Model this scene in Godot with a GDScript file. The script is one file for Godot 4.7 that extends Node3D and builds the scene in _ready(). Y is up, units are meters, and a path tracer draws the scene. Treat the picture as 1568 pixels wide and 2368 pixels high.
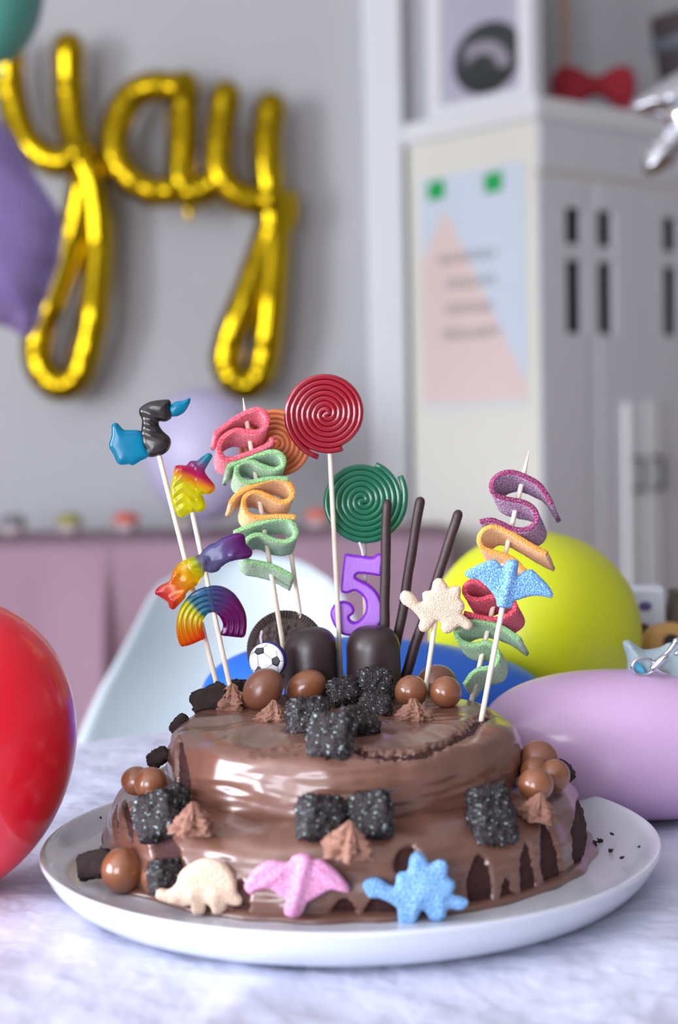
extends Node3D

# ---------------------------------------------------------------- constants of the place
const TABLE := 0.75                  # height of the party table
const FOCAL := 3700.0                # focal length in pixels of the 1568x2368 frame
const CAM := Vector3(-0.0022, 0.9948, 0.84)
const PITCH := -3.4
const ROLL := -1.2
const TOP := 0.8330                  # height of the upper tier's top
const SHELF := 0.8005                # height of the lower tier's top
const DISH := 0.7622                 # height of the plate's inside
const CAKE := Vector3(-0.002, 0.0, -0.018)

var view := Basis()
var taken := {}
var M := {}
var grain := FastNoiseLite.new()

# ---------------------------------------------------------------- where a pixel of the photograph lies in the room
func ray(x: float, y: float) -> Vector3:
	return view * Vector3((x - 784.0) / FOCAL, -(y - 1184.0) / FOCAL, -1.0)

func pt(x: float, y: float, z: float) -> Vector3:
	var r := ray(x, y)
	return CAM + r * ((z - CAM.z) / r.z)

func on_y(x: float, y: float, h: float) -> Vector3:
	var r := ray(x, y)
	return CAM + r * ((h - CAM.y) / r.y)

func px_of(p: Vector3) -> Vector2:
	var q := view.inverse() * (p - CAM)
	return Vector2(784.0 - q.x / q.z * FOCAL, 1184.0 + q.y / q.z * FOCAL)

func seat(x: float, y: float, r: float, h: float) -> float:     # depth at which a thing r pixels high below its centre stands at height h
	var a := -0.6
	var b := 0.4
	for i in 40:
		var m := (a + b) * 0.5
		if pt(x, y, m).y - r * pxm(m) > h:
			b = m
		else:
			a = m
	return a

func pxm(z: float) -> float:         # metres per pixel at that depth
	return (CAM.z - z) / FOCAL

# ---------------------------------------------------------------- nodes
func numbered(called: String) -> String:
	var n: int = taken.get(called, 0)
	taken[called] = n + 1
	return called if n == 0 else "%s_%03d" % [called, n]

func tag(o: Node, label: String, category: String, group := "") -> Node:
	o.set_meta("label", label)
	o.set_meta("category", category)
	if group:
		o.set_meta("group", group)
	return o

func thing(called: String, label: String, category: String, at := Vector3.ZERO, group := "", turn := Vector3.ZERO) -> Node3D:
	var o := Node3D.new()
	o.name = numbered(called)
	o.position = at
	o.rotation_degrees = turn
	add_child(o)
	tag(o, label, category, group)
	return o

func obj(called: String, mesh: Mesh, m: Material, parent: Node = null, at := Vector3.ZERO, turn := Vector3.ZERO) -> MeshInstance3D:
	var o := MeshInstance3D.new()
	o.name = called if parent else numbered(called)
	o.mesh = mesh
	o.material_override = m
	o.position = at
	o.rotation_degrees = turn
	o.cast_shadow = GeometryInstance3D.SHADOW_CASTING_SETTING_ON
	(parent if parent else self).add_child(o, true)
	return o

func struct(called: String, mesh: Mesh, m: Material, at := Vector3.ZERO, turn := Vector3.ZERO) -> MeshInstance3D:
	var o := obj(called, mesh, m, null, at, turn)
	o.set_meta("kind", "structure")
	return o

func copy(o: Node3D, label: String, at: Vector3, turn := Vector3.ZERO, size := 1.0) -> Node3D:
	var c: Node3D = o.duplicate()
	var base: String = str(o.name).rstrip("0123456789").trim_suffix("_")
	c.name = numbered(base)
	c.position = at
	c.rotation_degrees = turn
	c.scale = Vector3.ONE * size
	c.set_meta("label", label)
	add_child(c)
	return c

# ---------------------------------------------------------------- meshes
func commit(v: PackedVector3Array, idx: PackedInt32Array, col := PackedColorArray(), uv := PackedVector2Array()) -> ArrayMesh:
	var a := []
	a.resize(Mesh.ARRAY_MAX)
	a[Mesh.ARRAY_VERTEX] = v
	a[Mesh.ARRAY_INDEX] = idx
	if col.size():
		a[Mesh.ARRAY_COLOR] = col
	if uv.size():
		a[Mesh.ARRAY_TEX_UV] = uv
	var st := SurfaceTool.new()
	st.create_from_arrays(a)
	st.generate_normals()
	return st.commit()

# a grid of rows (each a closed ring when ring is true); rows run so that (next in row) x (next row) points inwards
func skin(rows: Array, ring := true, caps := true, tint := PackedColorArray()) -> ArrayMesh:
	var v := PackedVector3Array()
	var idx := PackedInt32Array()
	var n: int = rows[0].size()
	for r in rows:
		v.append_array(r)
	var last := n if ring else n - 1
	for j in rows.size() - 1:
		for i in last:
			var a := j * n + i
			var b := j * n + (i + 1) % n
			var c := a + n
			var d := b + n
			idx.append_array(PackedInt32Array([a, b, c, b, d, c]))
	if caps and ring:
		for e in [0, rows.size() - 1]:
			var mid := Vector3.ZERO
			for p in rows[e]:
				mid += p
			v.append(mid / n)
			if tint.size():
				tint.append(tint[e * n])
			var m := v.size() - 1
			for i in n:
				var a: int = e * n + i
				var b: int = e * n + (i + 1) % n
				idx.append_array(PackedInt32Array([m, b, a] if e == 0 else [m, a, b]))
	return commit(v, idx, tint)

func lathe(profile: PackedVector2Array, segs := 48, wave = null) -> ArrayMesh:   # (radius, height) from the bottom up, outside
	var rows := []
	for p in profile:
		var row := PackedVector3Array()
		for i in segs:
			var t := TAU * i / segs
			var r := p.x
			var h := p.y
			if wave != null:
				var w: Vector2 = wave.call(t, p)
				r = w.x
				h = w.y
			row.append(Vector3(cos(t) * r, h, sin(t) * r))
		rows.append(row)
	return skin(rows)

func smooth2(pts: PackedVector2Array, sub := 4, closed := false) -> PackedVector2Array:
	var out := PackedVector2Array()
	var n := pts.size()
	for i in (n if closed else n - 1):
		var a := pts[(i - 1 + n) % n] if closed or i > 0 else pts[0]
		var b := pts[i]
		var c := pts[(i + 1) % n]
		var d := pts[(i + 2) % n] if closed or i + 2 < n else pts[n - 1]
		for k in sub:
			out.append(b.cubic_interpolate(c, a, d, float(k) / sub))
	if not closed:
		out.append(pts[n - 1])
	return out

func smooth3(pts: PackedVector3Array, sub := 4) -> PackedVector3Array:
	var out := PackedVector3Array()
	var n := pts.size()
	for i in n - 1:
		var a := pts[maxi(i - 1, 0)]
		var d := pts[mini(i + 2, n - 1)]
		for k in sub:
			out.append(pts[i].cubic_interpolate(pts[i + 1], a, d, float(k) / sub))
	out.append(pts[n - 1])
	return out

func flat2(nums: Array) -> PackedVector2Array:
	var out := PackedVector2Array()
	for i in range(0, nums.size(), 2):
		out.append(Vector2(nums[i], nums[i + 1]))
	return out

# radius: one number or one per point; ends rounded when round is true
func tube(path: PackedVector3Array, radius, segs := 12, round := true, squash := 1.0, up := Vector3.ZERO) -> ArrayMesh:
	var rows := []
	var n := path.size()
	var side := Vector3.ZERO
	for j in n:
		var t := (path[mini(j + 1, n - 1)] - path[maxi(j - 1, 0)]).normalized()
		if up != Vector3.ZERO:
			side = t.cross(up).normalized()
		elif side == Vector3.ZERO:
			side = t.cross(Vector3.UP if absf(t.y) < 0.9 else Vector3.RIGHT).normalized()
		else:
			side = (side - t * side.dot(t)).normalized()
		var other := side.cross(t)
		var r: float = radius[j] if radius is PackedFloat32Array or radius is Array else radius
		var steps := [1.0]
		var shift := [0.0]
		if round and (j == 0 or j == n - 1):
			steps = [0.15, 0.5, 0.8, 1.0] if j == 0 else [1.0, 0.8, 0.5, 0.15]
			shift = [-1.0, -0.86, -0.6, 0.0] if j == 0 else [0.0, 0.6, 0.86, 1.0]
		for k in steps.size():
			var row := PackedVector3Array()
			for i in segs:
				var a := TAU * i / segs
				row.append(path[j] + t * r * shift[k] + (side * cos(a) + other * sin(a) * squash) * r * steps[k])
			rows.append(row)
	return skin(rows)

# a flat band swept along a path; W is the vector across the band from its front edge
func band(path: PackedVector3Array, across: Vector3, thick: float, rough := 0.0) -> ArrayMesh:
	var rows := []
	var n := path.size()
	for j in n:
		var t := (path[mini(j + 1, n - 1)] - path[maxi(j - 1, 0)]).normalized()
		var nrm := across.cross(t).normalized()
		var h := thick * 0.5
		var w := across.length()
		var b := minf(0.0005, h * 0.6)
		var dir := across / w
		var row := PackedVector3Array()
		var across_steps := 6
		for s in across_steps + 1:
			var u := b + (w - 2 * b) * s / across_steps
			row.append(path[j] + dir * u + nrm * h)
		row.append(path[j] + dir * w + nrm * (h - b))
		row.append(path[j] + dir * w - nrm * (h - b))
		for s in across_steps + 1:
			var u := w - b - (w - 2 * b) * s / across_steps
			row.append(path[j] + dir * u - nrm * h)
		row.append(path[j] - nrm * (h - b))
		row.append(path[j] + nrm * (h - b))
		if rough > 0.0:
			for i in row.size():
				var p := row[i]
				row[i] = p + Vector3(grain.get_noise_3dv(p * 4000.0), grain.get_noise_3dv(p * 4000.0 + Vector3(71, 3, 9)), grain.get_noise_3dv(p * 4000.0 + Vector3(5, 37, 1))) * rough
		row.reverse()
		rows.append(row)
	return skin(rows)

func rbox(size: Vector3, r: float, cuts := 1, wobble := 0.0, seed := 0) -> ArrayMesh:    # a box with rounded edges, flat faces kept flat
	var h := size * 0.5
	r = minf(r, minf(h.x, minf(h.y, h.z)) * 0.98)
	var v := PackedVector3Array()
	var nr := PackedVector3Array()
	var idx := PackedInt32Array()
	for f in 6:
		var ax := f / 2
		var sg := 1.0 if f % 2 == 0 else -1.0
		var e1 := Vector3.ZERO
		var e2 := Vector3.ZERO
		var e0 := Vector3.ZERO
		e0[ax] = sg
		e1[(ax + 1) % 3] = 1.0
		e2[(ax + 2) % 3] = sg
		var g1 := ticks(h[(ax + 1) % 3], r, cuts)
		var g2 := ticks(h[(ax + 2) % 3], r, cuts)
		var first := v.size()
		for y in g2:
			for x in g1:
				var p: Vector3 = e0 * h[ax] + e1 * x + e2 * y
				var inner := p.clamp(-h + Vector3.ONE * r, h - Vector3.ONE * r)
				var n := (p - inner).normalized()
				var q := inner + n * r
				if wobble > 0.0:
					q += n * grain.get_noise_3dv(q * 900.0 + Vector3.ONE * seed * 50.0) * wobble
					q += n * grain.get_noise_3dv(q * 3200.0 + Vector3.ONE * seed * 90.0) * wobble * 0.5
				v.append(q)
				nr.append(n)
		var w := g1.size()
		for j in g2.size() - 1:
			for i in w - 1:
				var a: int = first + j * w + i
				idx.append_array(PackedInt32Array([a, a + w, a + 1, a + 1, a + w, a + w + 1]))
	if wobble > 0.0:
		return commit(v, idx)
	var arr := []
	arr.resize(Mesh.ARRAY_MAX)
	arr[Mesh.ARRAY_VERTEX] = v
	arr[Mesh.ARRAY_NORMAL] = nr
	arr[Mesh.ARRAY_INDEX] = idx
	var m := ArrayMesh.new()
	m.add_surface_from_arrays(Mesh.PRIMITIVE_TRIANGLES, arr)
	return m

func ticks(h: float, r: float, cuts: int) -> PackedFloat32Array:
	var out := PackedFloat32Array([-h, -h + r * 0.3, -h + r])
	for k in range(1, cuts):
		out.append(lerpf(-h + r, h - r, float(k) / cuts))
	out.append_array(PackedFloat32Array([h - r, h - r * 0.3, h]))
	return out

func sheet(w: float, h: float, t: float) -> ArrayMesh:    # paper lying in x-y, its print on +z
	var v := PackedVector3Array()
	var uv := PackedVector2Array()
	var nr := PackedVector3Array()
	var idx := PackedInt32Array()
	for z in [t, 0.0]:
		for k in 4:
			var c := Vector2(k % 2, k / 2)
			v.append(Vector3((c.x - 0.5) * w, (0.5 - c.y) * h, z))
			uv.append(c if z > 0 else Vector2(0.01, 0.01))
			nr.append(Vector3(0, 0, 1 if z > 0 else -1))
	idx.append_array(PackedInt32Array([0, 1, 2, 1, 3, 2, 4, 6, 5, 5, 6, 7]))
	for e in [[0, 1], [1, 3], [3, 2], [2, 0]]:
		idx.append_array(PackedInt32Array([e[0], e[0] + 4, e[1], e[1], e[0] + 4, e[1] + 4]))
	var arr := []
	arr.resize(Mesh.ARRAY_MAX)
	arr[Mesh.ARRAY_VERTEX] = v
	arr[Mesh.ARRAY_NORMAL] = nr
	arr[Mesh.ARRAY_TEX_UV] = uv
	arr[Mesh.ARRAY_INDEX] = idx
	var m := ArrayMesh.new()
	m.add_surface_from_arrays(Mesh.PRIMITIVE_TRIANGLES, arr)
	return m

# the surface where a sampled field crosses zero (one vertex per cell that it crosses)
func nets(lo: Vector3, cell: float, n: Vector3i, f: PackedFloat32Array) -> Array:
	var nx := n.x
	var nxy := n.x * n.y
	var v := PackedVector3Array()
	var idx := PackedInt32Array()
	var at := PackedInt32Array()
	at.resize(f.size())
	at.fill(-1)
	var off := PackedInt32Array([0, 1, nx, nx + 1, nxy, nxy + 1, nxy + nx, nxy + nx + 1])
	for k in n.z - 1:
		for j in n.y - 1:
			var base := k * nxy + j * nx
			for i in n.x - 1:
				var b := base + i
				var s := 0
				for o in off:
					if f[b + o] < 0.0:
						s += 1
				if s == 0 or s == 8:
					continue
				var sum := Vector3.ZERO
				var cnt := 0
				for p in 8:
					for axis in 3:
						var q := p | (1 << axis)
						if q == p:
							continue
						var fa := f[b + off[p]]
						var fb := f[b + off[q]]
						if (fa < 0.0) == (fb < 0.0):
							continue
						var t := fa / (fa - fb)
						var w := Vector3(p & 1, (p >> 1) & 1, p >> 2)
						w[axis] += t
						sum += w
						cnt += 1
				at[b] = v.size()
				v.append(lo + (Vector3(i, j, k) + sum / cnt) * cell)
	var step := PackedInt32Array([1, nx, nxy])
	for k in range(1, n.z - 1):
		for j in range(1, n.y - 1):
			var base := k * nxy + j * nx
			for i in range(1, n.x - 1):
				var b := base + i
				var inside := f[b] < 0.0
				for axis in 3:
					if inside == (f[b + step[axis]] < 0.0):
						continue
					var s1 := step[(axis + 1) % 3]
					var s2 := step[(axis + 2) % 3]
					var a0 := at[b - s1 - s2]
					var a1 := at[b - s2]
					var a2 := at[b]
					var a3 := at[b - s1]
					if inside:
						idx.append_array(PackedInt32Array([a0, a2, a1, a0, a3, a2]))
					else:
						idx.append_array(PackedInt32Array([a0, a1, a2, a0, a2, a3]))
	return [v, idx]

# a sweet cast from an outline: half thickness half, edges rounded, thicker where bump(point, distance inside) says so
func puff(outline: PackedVector2Array, half: float, edge: float, cell: float, bump = null, paint = null, rough := 0.0) -> ArrayMesh:
	var lo := outline[0]
	var hi := outline[0]
	for p in outline:
		lo = lo.min(p)
		hi = hi.max(p)
	lo -= Vector2.ONE * cell * 3
	hi += Vector2.ONE * cell * 3
	var nx := ceili((hi.x - lo.x) / cell) + 1
	var ny := ceili((hi.y - lo.y) / cell) + 1
	var dist := PackedFloat32Array()
	var tall := PackedFloat32Array()
	var most := half
	var m := outline.size()
	for j in ny:
		for i in nx:
			var p := lo + Vector2(i, j) * cell
			var d := 1e9
			for e in m:
				var a := outline[e]
				var ab := outline[(e + 1) % m] - a
				var t := clampf((p - a).dot(ab) / maxf(ab.length_squared(), 1e-12), 0.0, 1.0)
				d = minf(d, (p - a - ab * t).length_squared())
			d = sqrt(d)
			if Geometry2D.is_point_in_polygon(p, outline):
				d = -d
			var hz := half
			if bump != null and d < 0.0:
				hz = maxf(hz + bump.call(p, -d), cell)
			dist.append(d)
			tall.append(hz)
			most = maxf(most, hz)
	most += cell * 3
	var n := Vector3i(nx, ny, ceili(2 * most / cell) + 1)
	var f := PackedFloat32Array()
	f.resize(n.x * n.y * n.z)
	for j in ny:
		for i in nx:
			var d := dist[j * nx + i]
			var hz := tall[j * nx + i]
			var r := minf(edge, hz * 0.98)
			var qx := d + r
			for k in n.z:
				var z := absf(-most + k * cell)
				var qz := z - hz + r
				f[(k * n.y + j) * n.x + i] = minf(maxf(qx, qz), 0.0) + Vector2(maxf(qx, 0.0), maxf(qz, 0.0)).length() - r
	var made := nets(Vector3(lo.x, lo.y, -most), cell, n, f)
	var v: PackedVector3Array = made[0]
	var col := PackedColorArray()
	if paint != null:
		for p in v:
			var c: Color = paint.call(p)
			col.append(Color(c.r, c.g, c.b, 1.0))
	if rough > 0.0:
		for i in v.size():
			var p := v[i]
			v[i] = p + Vector3(grain.get_noise_3dv(p * 3500.0), grain.get_noise_3dv(p * 3500.0 + Vector3(71, 3, 9)), grain.get_noise_3dv(p * 3500.0 + Vector3(5, 37, 1))) * rough
	return commit(v, made[1], col)

# an outline read off the photograph (origin, scale of the reading), as metres about a centre standing at depth z
func traced(nums: Array, ox: float, oy: float, s: float, z: float, centre: Vector3, sub := 3) -> PackedVector2Array:
	var out := PackedVector2Array()
	for p in flat2(nums):
		var q := pt(ox + p.x / s, oy + p.y / s, z) - centre
		out.append(Vector2(q.x, q.y))
	return smooth2(out, sub, true)

# ---------------------------------------------------------------- materials
func noise(kind: int, freq: float, seed: int, oct := 3) -> FastNoiseLite:
	var n := FastNoiseLite.new()
	n.noise_type = kind
	n.frequency = freq
	n.seed = seed
	n.fractal_octaves = oct
	if oct == 1:
		n.fractal_type = FastNoiseLite.FRACTAL_NONE
	return n

func noise_tex(n: FastNoiseLite, size := 512, stops := [], colors := []) -> NoiseTexture2D:
	var t := NoiseTexture2D.new()
	t.width = size
	t.height = size
	t.seamless = true
	t.noise = n
	if stops.size():
		var g := Gradient.new()
		g.offsets = PackedFloat32Array(stops)
		g.colors = PackedColorArray(colors)
		t.color_ramp = g
	return t

func mat(c: Color, rough := 0.5, metal := 0.0) -> StandardMaterial3D:
	var m := StandardMaterial3D.new()
	m.albedo_color = c
	m.roughness = rough
	m.metallic = metal
	return m

func c8(r: int, g: int, b: int) -> Color:
	return Color8(r, g, b)

func bumpy(m: StandardMaterial3D, tex: Texture2D, cm: float, per_metre: float, world := false) -> StandardMaterial3D:
	m.heightmap_enabled = true
	m.heightmap_texture = tex
	m.heightmap_scale = cm
	m.uv1_triplanar = true
	m.uv1_world_triplanar = world
	m.uv1_scale = Vector3.ONE * per_metre
	return m

func coat(m: StandardMaterial3D, amount := 1.0, rough := 0.1) -> StandardMaterial3D:
	m.clearcoat_enabled = true
	m.clearcoat = amount
	m.clearcoat_roughness = rough
	return m

func through(m: StandardMaterial3D, c: Color) -> StandardMaterial3D:
	m.backlight_enabled = true
	m.backlight = c
	return m

func sugared(base: Color, frost: Color, seed: int, share := 0.5) -> StandardMaterial3D:
	var m := mat(Color.WHITE, 0.75)
	m.albedo_texture = noise_tex(noise(FastNoiseLite.TYPE_SIMPLEX_SMOOTH, 0.06, seed, 2), 512, [0.0, share - 0.1, share + 0.12, 1.0], [base, base, frost, frost])
	bumpy(m, M.sugar_relief, 0.05, 28.0)
	return m

func make_materials() -> void:
	M.sugar_relief = noise_tex(noise(FastNoiseLite.TYPE_CELLULAR, 0.11, 7, 1), 512)
	M.fine = noise_tex(noise(FastNoiseLite.TYPE_SIMPLEX_SMOOTH, 0.03, 3, 5), 512)
	M.wall = bumpy(mat(c8(188, 189, 192), 0.85), M.fine, 0.03, 2.0)
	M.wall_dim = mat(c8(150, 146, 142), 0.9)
	M.casing = mat(c8(226, 228, 230), 0.5)
	M.floor = mat(c8(150, 125, 100), 0.5)
	M.ceiling = mat(c8(228, 228, 228), 0.9)
	M.frame_white = mat(c8(225, 226, 230), 0.45)
	M.cabinet = mat(c8(212, 212, 218), 0.4)
	M.cabinet_side = mat(c8(226, 226, 214), 0.4)
	var glass := mat(Color(0.02, 0.03, 0.03, 0.06), 0.0)
	glass.transparency = BaseMaterial3D.TRANSPARENCY_ALPHA
	glass.metallic_specular = 0.12
	M.glass = glass
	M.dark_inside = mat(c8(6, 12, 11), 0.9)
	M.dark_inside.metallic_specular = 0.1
	M.dark_metal = mat(c8(70, 72, 70), 0.35, 0.6)
	M.pink_cloth = bumpy(mat(c8(158, 129, 144), 0.9), M.fine, 0.1, 6.0)
	var cloth := mat(c8(208, 211, 232), 0.85)
	bumpy(cloth, noise_tex(noise(FastNoiseLite.TYPE_SIMPLEX_SMOOTH, 0.005, 11, 4), 1024), 0.3, 3.2, true)
	M.cloth = cloth
	M.wood_table = mat(c8(150, 115, 80), 0.5)
	M.plate = coat(mat(c8(212, 217, 226), 0.18), 0.6, 0.06)
	M.shell = mat(c8(188, 201, 207), 0.38)
	M.icing = coat(bumpy(mat(c8(114, 77, 63), 0.34), noise_tex(noise(FastNoiseLite.TYPE_SIMPLEX_SMOOTH, 0.008, 21, 3), 512), 0.04, 12.0), 0.8, 0.2)
	M.sponge = bumpy(mat(c8(64, 28, 26), 0.8), M.sugar_relief, 0.12, 22.0)
	M.dollop = bumpy(mat(c8(176, 128, 108), 0.55), M.fine, 0.12, 60.0)
	M.milk = coat(mat(c8(134, 82, 52), 0.32), 0.7, 0.12)
	M.brown_egg = coat(mat(c8(128, 80, 60), 0.36), 0.5, 0.2)
	M.dark_dome = bumpy(mat(c8(48, 31, 32), 0.42), M.fine, 0.002, 25.0)
	M.dark_dome.metallic_specular = 0.55
	coat(M.dark_dome, 0.3, 0.35)
	M.choc_stick = bumpy(mat(c8(58, 38, 38), 0.45), M.fine, 0.015, 60.0)
	M.cookie = bumpy(mat(c8(76, 62, 58), 0.65), M.sugar_relief, 0.03, 45.0)
	M.crumb = bumpy(mat(c8(58, 42, 40), 0.85), M.sugar_relief, 0.12, 40.0)
	var pillow := mat(Color.WHITE, 0.5)
	pillow.albedo_texture = noise_tex(noise(FastNoiseLite.TYPE_SIMPLEX_SMOOTH, 0.035, 31, 1), 512, [0.0, 0.76, 0.86, 1.0], [c8(40, 32, 34), c8(48, 39, 41), c8(150, 172, 172), c8(196, 214, 212)])
	bumpy(pillow, M.sugar_relief, 0.08, 24.0)
	M.pillow = pillow
	var wood := mat(Color.WHITE, 0.6)
	wood.albedo_texture = noise_tex(noise(FastNoiseLite.TYPE_SIMPLEX_SMOOTH, 0.02, 41, 3), 256, [0.0, 1.0], [c8(226, 208, 184), c8(246, 236, 220)])
	wood.uv1_triplanar = true
	wood.uv1_scale = Vector3(160, 12, 160)
	M.stick = wood
	M.red_wheel = coat(mat(c8(142, 0, 30), 0.22), 1.0, 0.05)
	M.green_wheel = coat(mat(c8(16, 106, 74), 0.28), 0.9, 0.1)
	M.orange_wheel = coat(through(mat(c8(206, 112, 58), 0.4), Color(0.5, 0.5, 0.5)), 0.3, 0.25)
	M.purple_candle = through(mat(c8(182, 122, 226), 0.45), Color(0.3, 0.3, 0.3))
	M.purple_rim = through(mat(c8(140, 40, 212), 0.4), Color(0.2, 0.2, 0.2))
	M.wick = mat(c8(232, 226, 232), 0.9)
	M.ball_edge = mat(c8(52, 46, 140), 0.45)
	M.ball_white = mat(c8(238, 240, 246), 0.4)
	M.ball_black = mat(c8(22, 24, 28), 0.4)
	M.ball_line = mat(c8(150, 155, 165), 0.5)
	var gum := mat(Color(1, 1, 1, 0.3), 0.16)
	gum.vertex_color_use_as_albedo = true
	gum.refraction_enabled = true
	gum.refraction_scale = 0.035
	M.gummy = gum
	M.gummy_black = coat(mat(c8(24, 17, 17), 0.32), 0.4, 0.15)
	M.belt_pink = sugared(c8(236, 96, 116), c8(250, 188, 196), 51, 0.52)
	M.belt_red = sugared(c8(206, 62, 84), c8(222, 150, 166), 52, 0.58)
	M.belt_green = sugared(c8(140, 184, 134), c8(206, 222, 204), 53, 0.5)
	M.belt_orange = sugared(c8(238, 170, 88), c8(244, 212, 182), 54, 0.5)
	M.belt_purple = sugared(c8(126, 62, 102), c8(206, 186, 206), 55, 0.5)
	M.edge_pink = sugared(c8(232, 70, 92), c8(248, 150, 162), 61, 0.6)
	M.edge_red = sugared(c8(206, 36, 60), c8(232, 140, 156), 62, 0.6)
	M.edge_green = sugared(c8(120, 184, 104), c8(196, 222, 186), 63, 0.58)
	M.edge_orange = sugared(c8(244, 156, 50), c8(248, 204, 140), 64, 0.58)
	M.edge_purple = sugared(c8(128, 24, 78), c8(188, 130, 164), 65, 0.62)
	M.sour_cream = sugared(c8(232, 192, 154), c8(246, 226, 206), 56, 0.45)
	M.sour_pink = sugared(c8(208, 92, 156), c8(236, 190, 222), 57, 0.46)
	M.sour_blue = sugared(c8(62, 138, 208), c8(184, 216, 244), 58, 0.52)
	M.gold = mat(c8(178, 150, 22), 0.14, 1.0)
	M.silver = mat(c8(225, 228, 235), 0.16, 1.0)
	M.red_balloon = coat(through(mat(c8(240, 4, 40), 0.3), Color(0.3, 0.3, 0.3)), 0.4, 0.08)
	M.blue_balloon = coat(through(mat(c8(0, 98, 205), 0.4), Color(0.3, 0.3, 0.3)), 0.3, 0.2)
	M.yellow_balloon = coat(through(mat(c8(204, 212, 2), 0.4), Color(0.25, 0.25, 0.25)), 0.3, 0.2)
	M.lilac_balloon = coat(through(mat(c8(208, 172, 212), 0.35), Color(0.3, 0.3, 0.3)), 0.4, 0.12)
	M.lavender_balloon = through(mat(c8(196, 190, 220), 0.4), Color(0.4, 0.4, 0.4))
	M.teal_balloon = through(mat(c8(84, 160, 146), 0.4), Color(0.4, 0.4, 0.4))
	M.purple_foil = mat(c8(160, 142, 204), 0.3, 0.6)

func join(list: Array) -> ArrayMesh:
	var st := SurfaceTool.new()
	st.begin(Mesh.PRIMITIVE_TRIANGLES)
	for e in list:
		st.append_from(e[0], 0, e[1])
	return st.commit()

func block(x0: float, x1: float, y0: float, y1: float, z0: float, z1: float) -> Array:
	var b := BoxMesh.new()
	b.size = Vector3(x1 - x0, y1 - y0, z1 - z0)
	return [b, Transform3D(Basis(), Vector3(x0 + x1, y0 + y1, z0 + z1) * 0.5)]

func day_light(called: String, at: Vector3, turn: Vector3, size: Vector2, energy: float, c: Color) -> void:
	var l := AreaLight3D.new()
	l.name = called
	l.position = at
	l.rotation_degrees = turn
	l.area_size = size
	l.light_energy = energy
	l.light_color = c
	l.shadow_enabled = true
	add_child(l)

func _ready() -> void:
	view = Basis.from_euler(Vector3(deg_to_rad(PITCH), 0, deg_to_rad(ROLL)))
	grain.noise_type = FastNoiseLite.TYPE_SIMPLEX_SMOOTH
	grain.frequency = 1.0
	grain.fractal_type = FastNoiseLite.FRACTAL_NONE
	grain.seed = 5
	# camera
	var lens := CameraAttributesPhysical.new()
	lens.frustum_focal_length = 12.0 * FOCAL / 1184.0
	lens.exposure_aperture = 3.4
	lens.frustum_focus_distance = 0.885
	lens.frustum_near = 0.05
	lens.frustum_far = 50.0
	var cam := Camera3D.new()
	cam.name = "camera"
	cam.attributes = lens
	cam.fov = rad_to_deg(2.0 * atan(1184.0 / FOCAL))
	cam.transform = Transform3D(view, CAM)
	cam.current = true
	add_child(cam)
	# sky and exposure
	var sky_mat := ProceduralSkyMaterial.new()
	sky_mat.sky_top_color = c8(176, 196, 226)
	sky_mat.sky_horizon_color = c8(214, 222, 234)
	sky_mat.ground_horizon_color = c8(190, 194, 196)
	sky_mat.ground_bottom_color = c8(120, 122, 120)
	var sky := Sky.new()
	sky.sky_material = sky_mat
	var env := Environment.new()
	env.background_mode = Environment.BG_SKY
	env.sky = sky
	env.background_energy_multiplier = 1.6
	env.tonemap_mode = Environment.TONE_MAPPER_LINEAR
	env.tonemap_exposure = 0.73
	env.sdfgi_enabled = true
	env.ssao_enabled = true
	env.ssil_enabled = true
	var we := WorldEnvironment.new()
	we.name = "environment"
	we.environment = env
	add_child(we)
	# daylight that comes in through the two windows
	day_light("daylight_back", Vector3(-1.7, 1.3, 3.33), Vector3(0, 0, 0), Vector2(2.0, 1.9), 24.0, c8(240, 243, 255))
	day_light("daylight_side", Vector3(-3.13, 1.3, 1.3), Vector3(0, -90, 0), Vector2(2.1, 1.9), 46.0, c8(238, 242, 255))
	make_materials()
	build_room()
	build_back()
	build_table()
	build_cake()
	build_toppings()

func window(n: int, at: Vector3, turn: float, w: float, h: float) -> void:
	var o := Node3D.new()
	o.name = "window_%d" % n
	o.position = at
	o.rotation_degrees.y = turn
	o.set_meta("kind", "structure")
	add_child(o)
	var bars := [block(-w / 2, w / 2, -h / 2, -h / 2 + 0.06, -0.03, 0.03), block(-w / 2, w / 2, h / 2 - 0.06, h / 2, -0.03, 0.03), block(-w / 2, -w / 2 + 0.06, -h / 2, h / 2, -0.03, 0.03), block(w / 2 - 0.06, w / 2, -h / 2, h / 2, -0.03, 0.03), block(-0.05, 0.05, -h / 2, h / 2, -0.03, 0.03)]
	obj("window_frame", join(bars), M.frame_white, o)
	for s in [-1, 1]:
		var b: Array = block(-w / 4 + 0.01, w / 4 - 0.01, -h / 2 + 0.05, h / 2 - 0.05, -0.003, 0.003)
		obj("pane", sheet(w / 2 - 0.02, h - 0.1, 0.004), M.glass, o, Vector3(s * w / 4, 0, 0))

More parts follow.
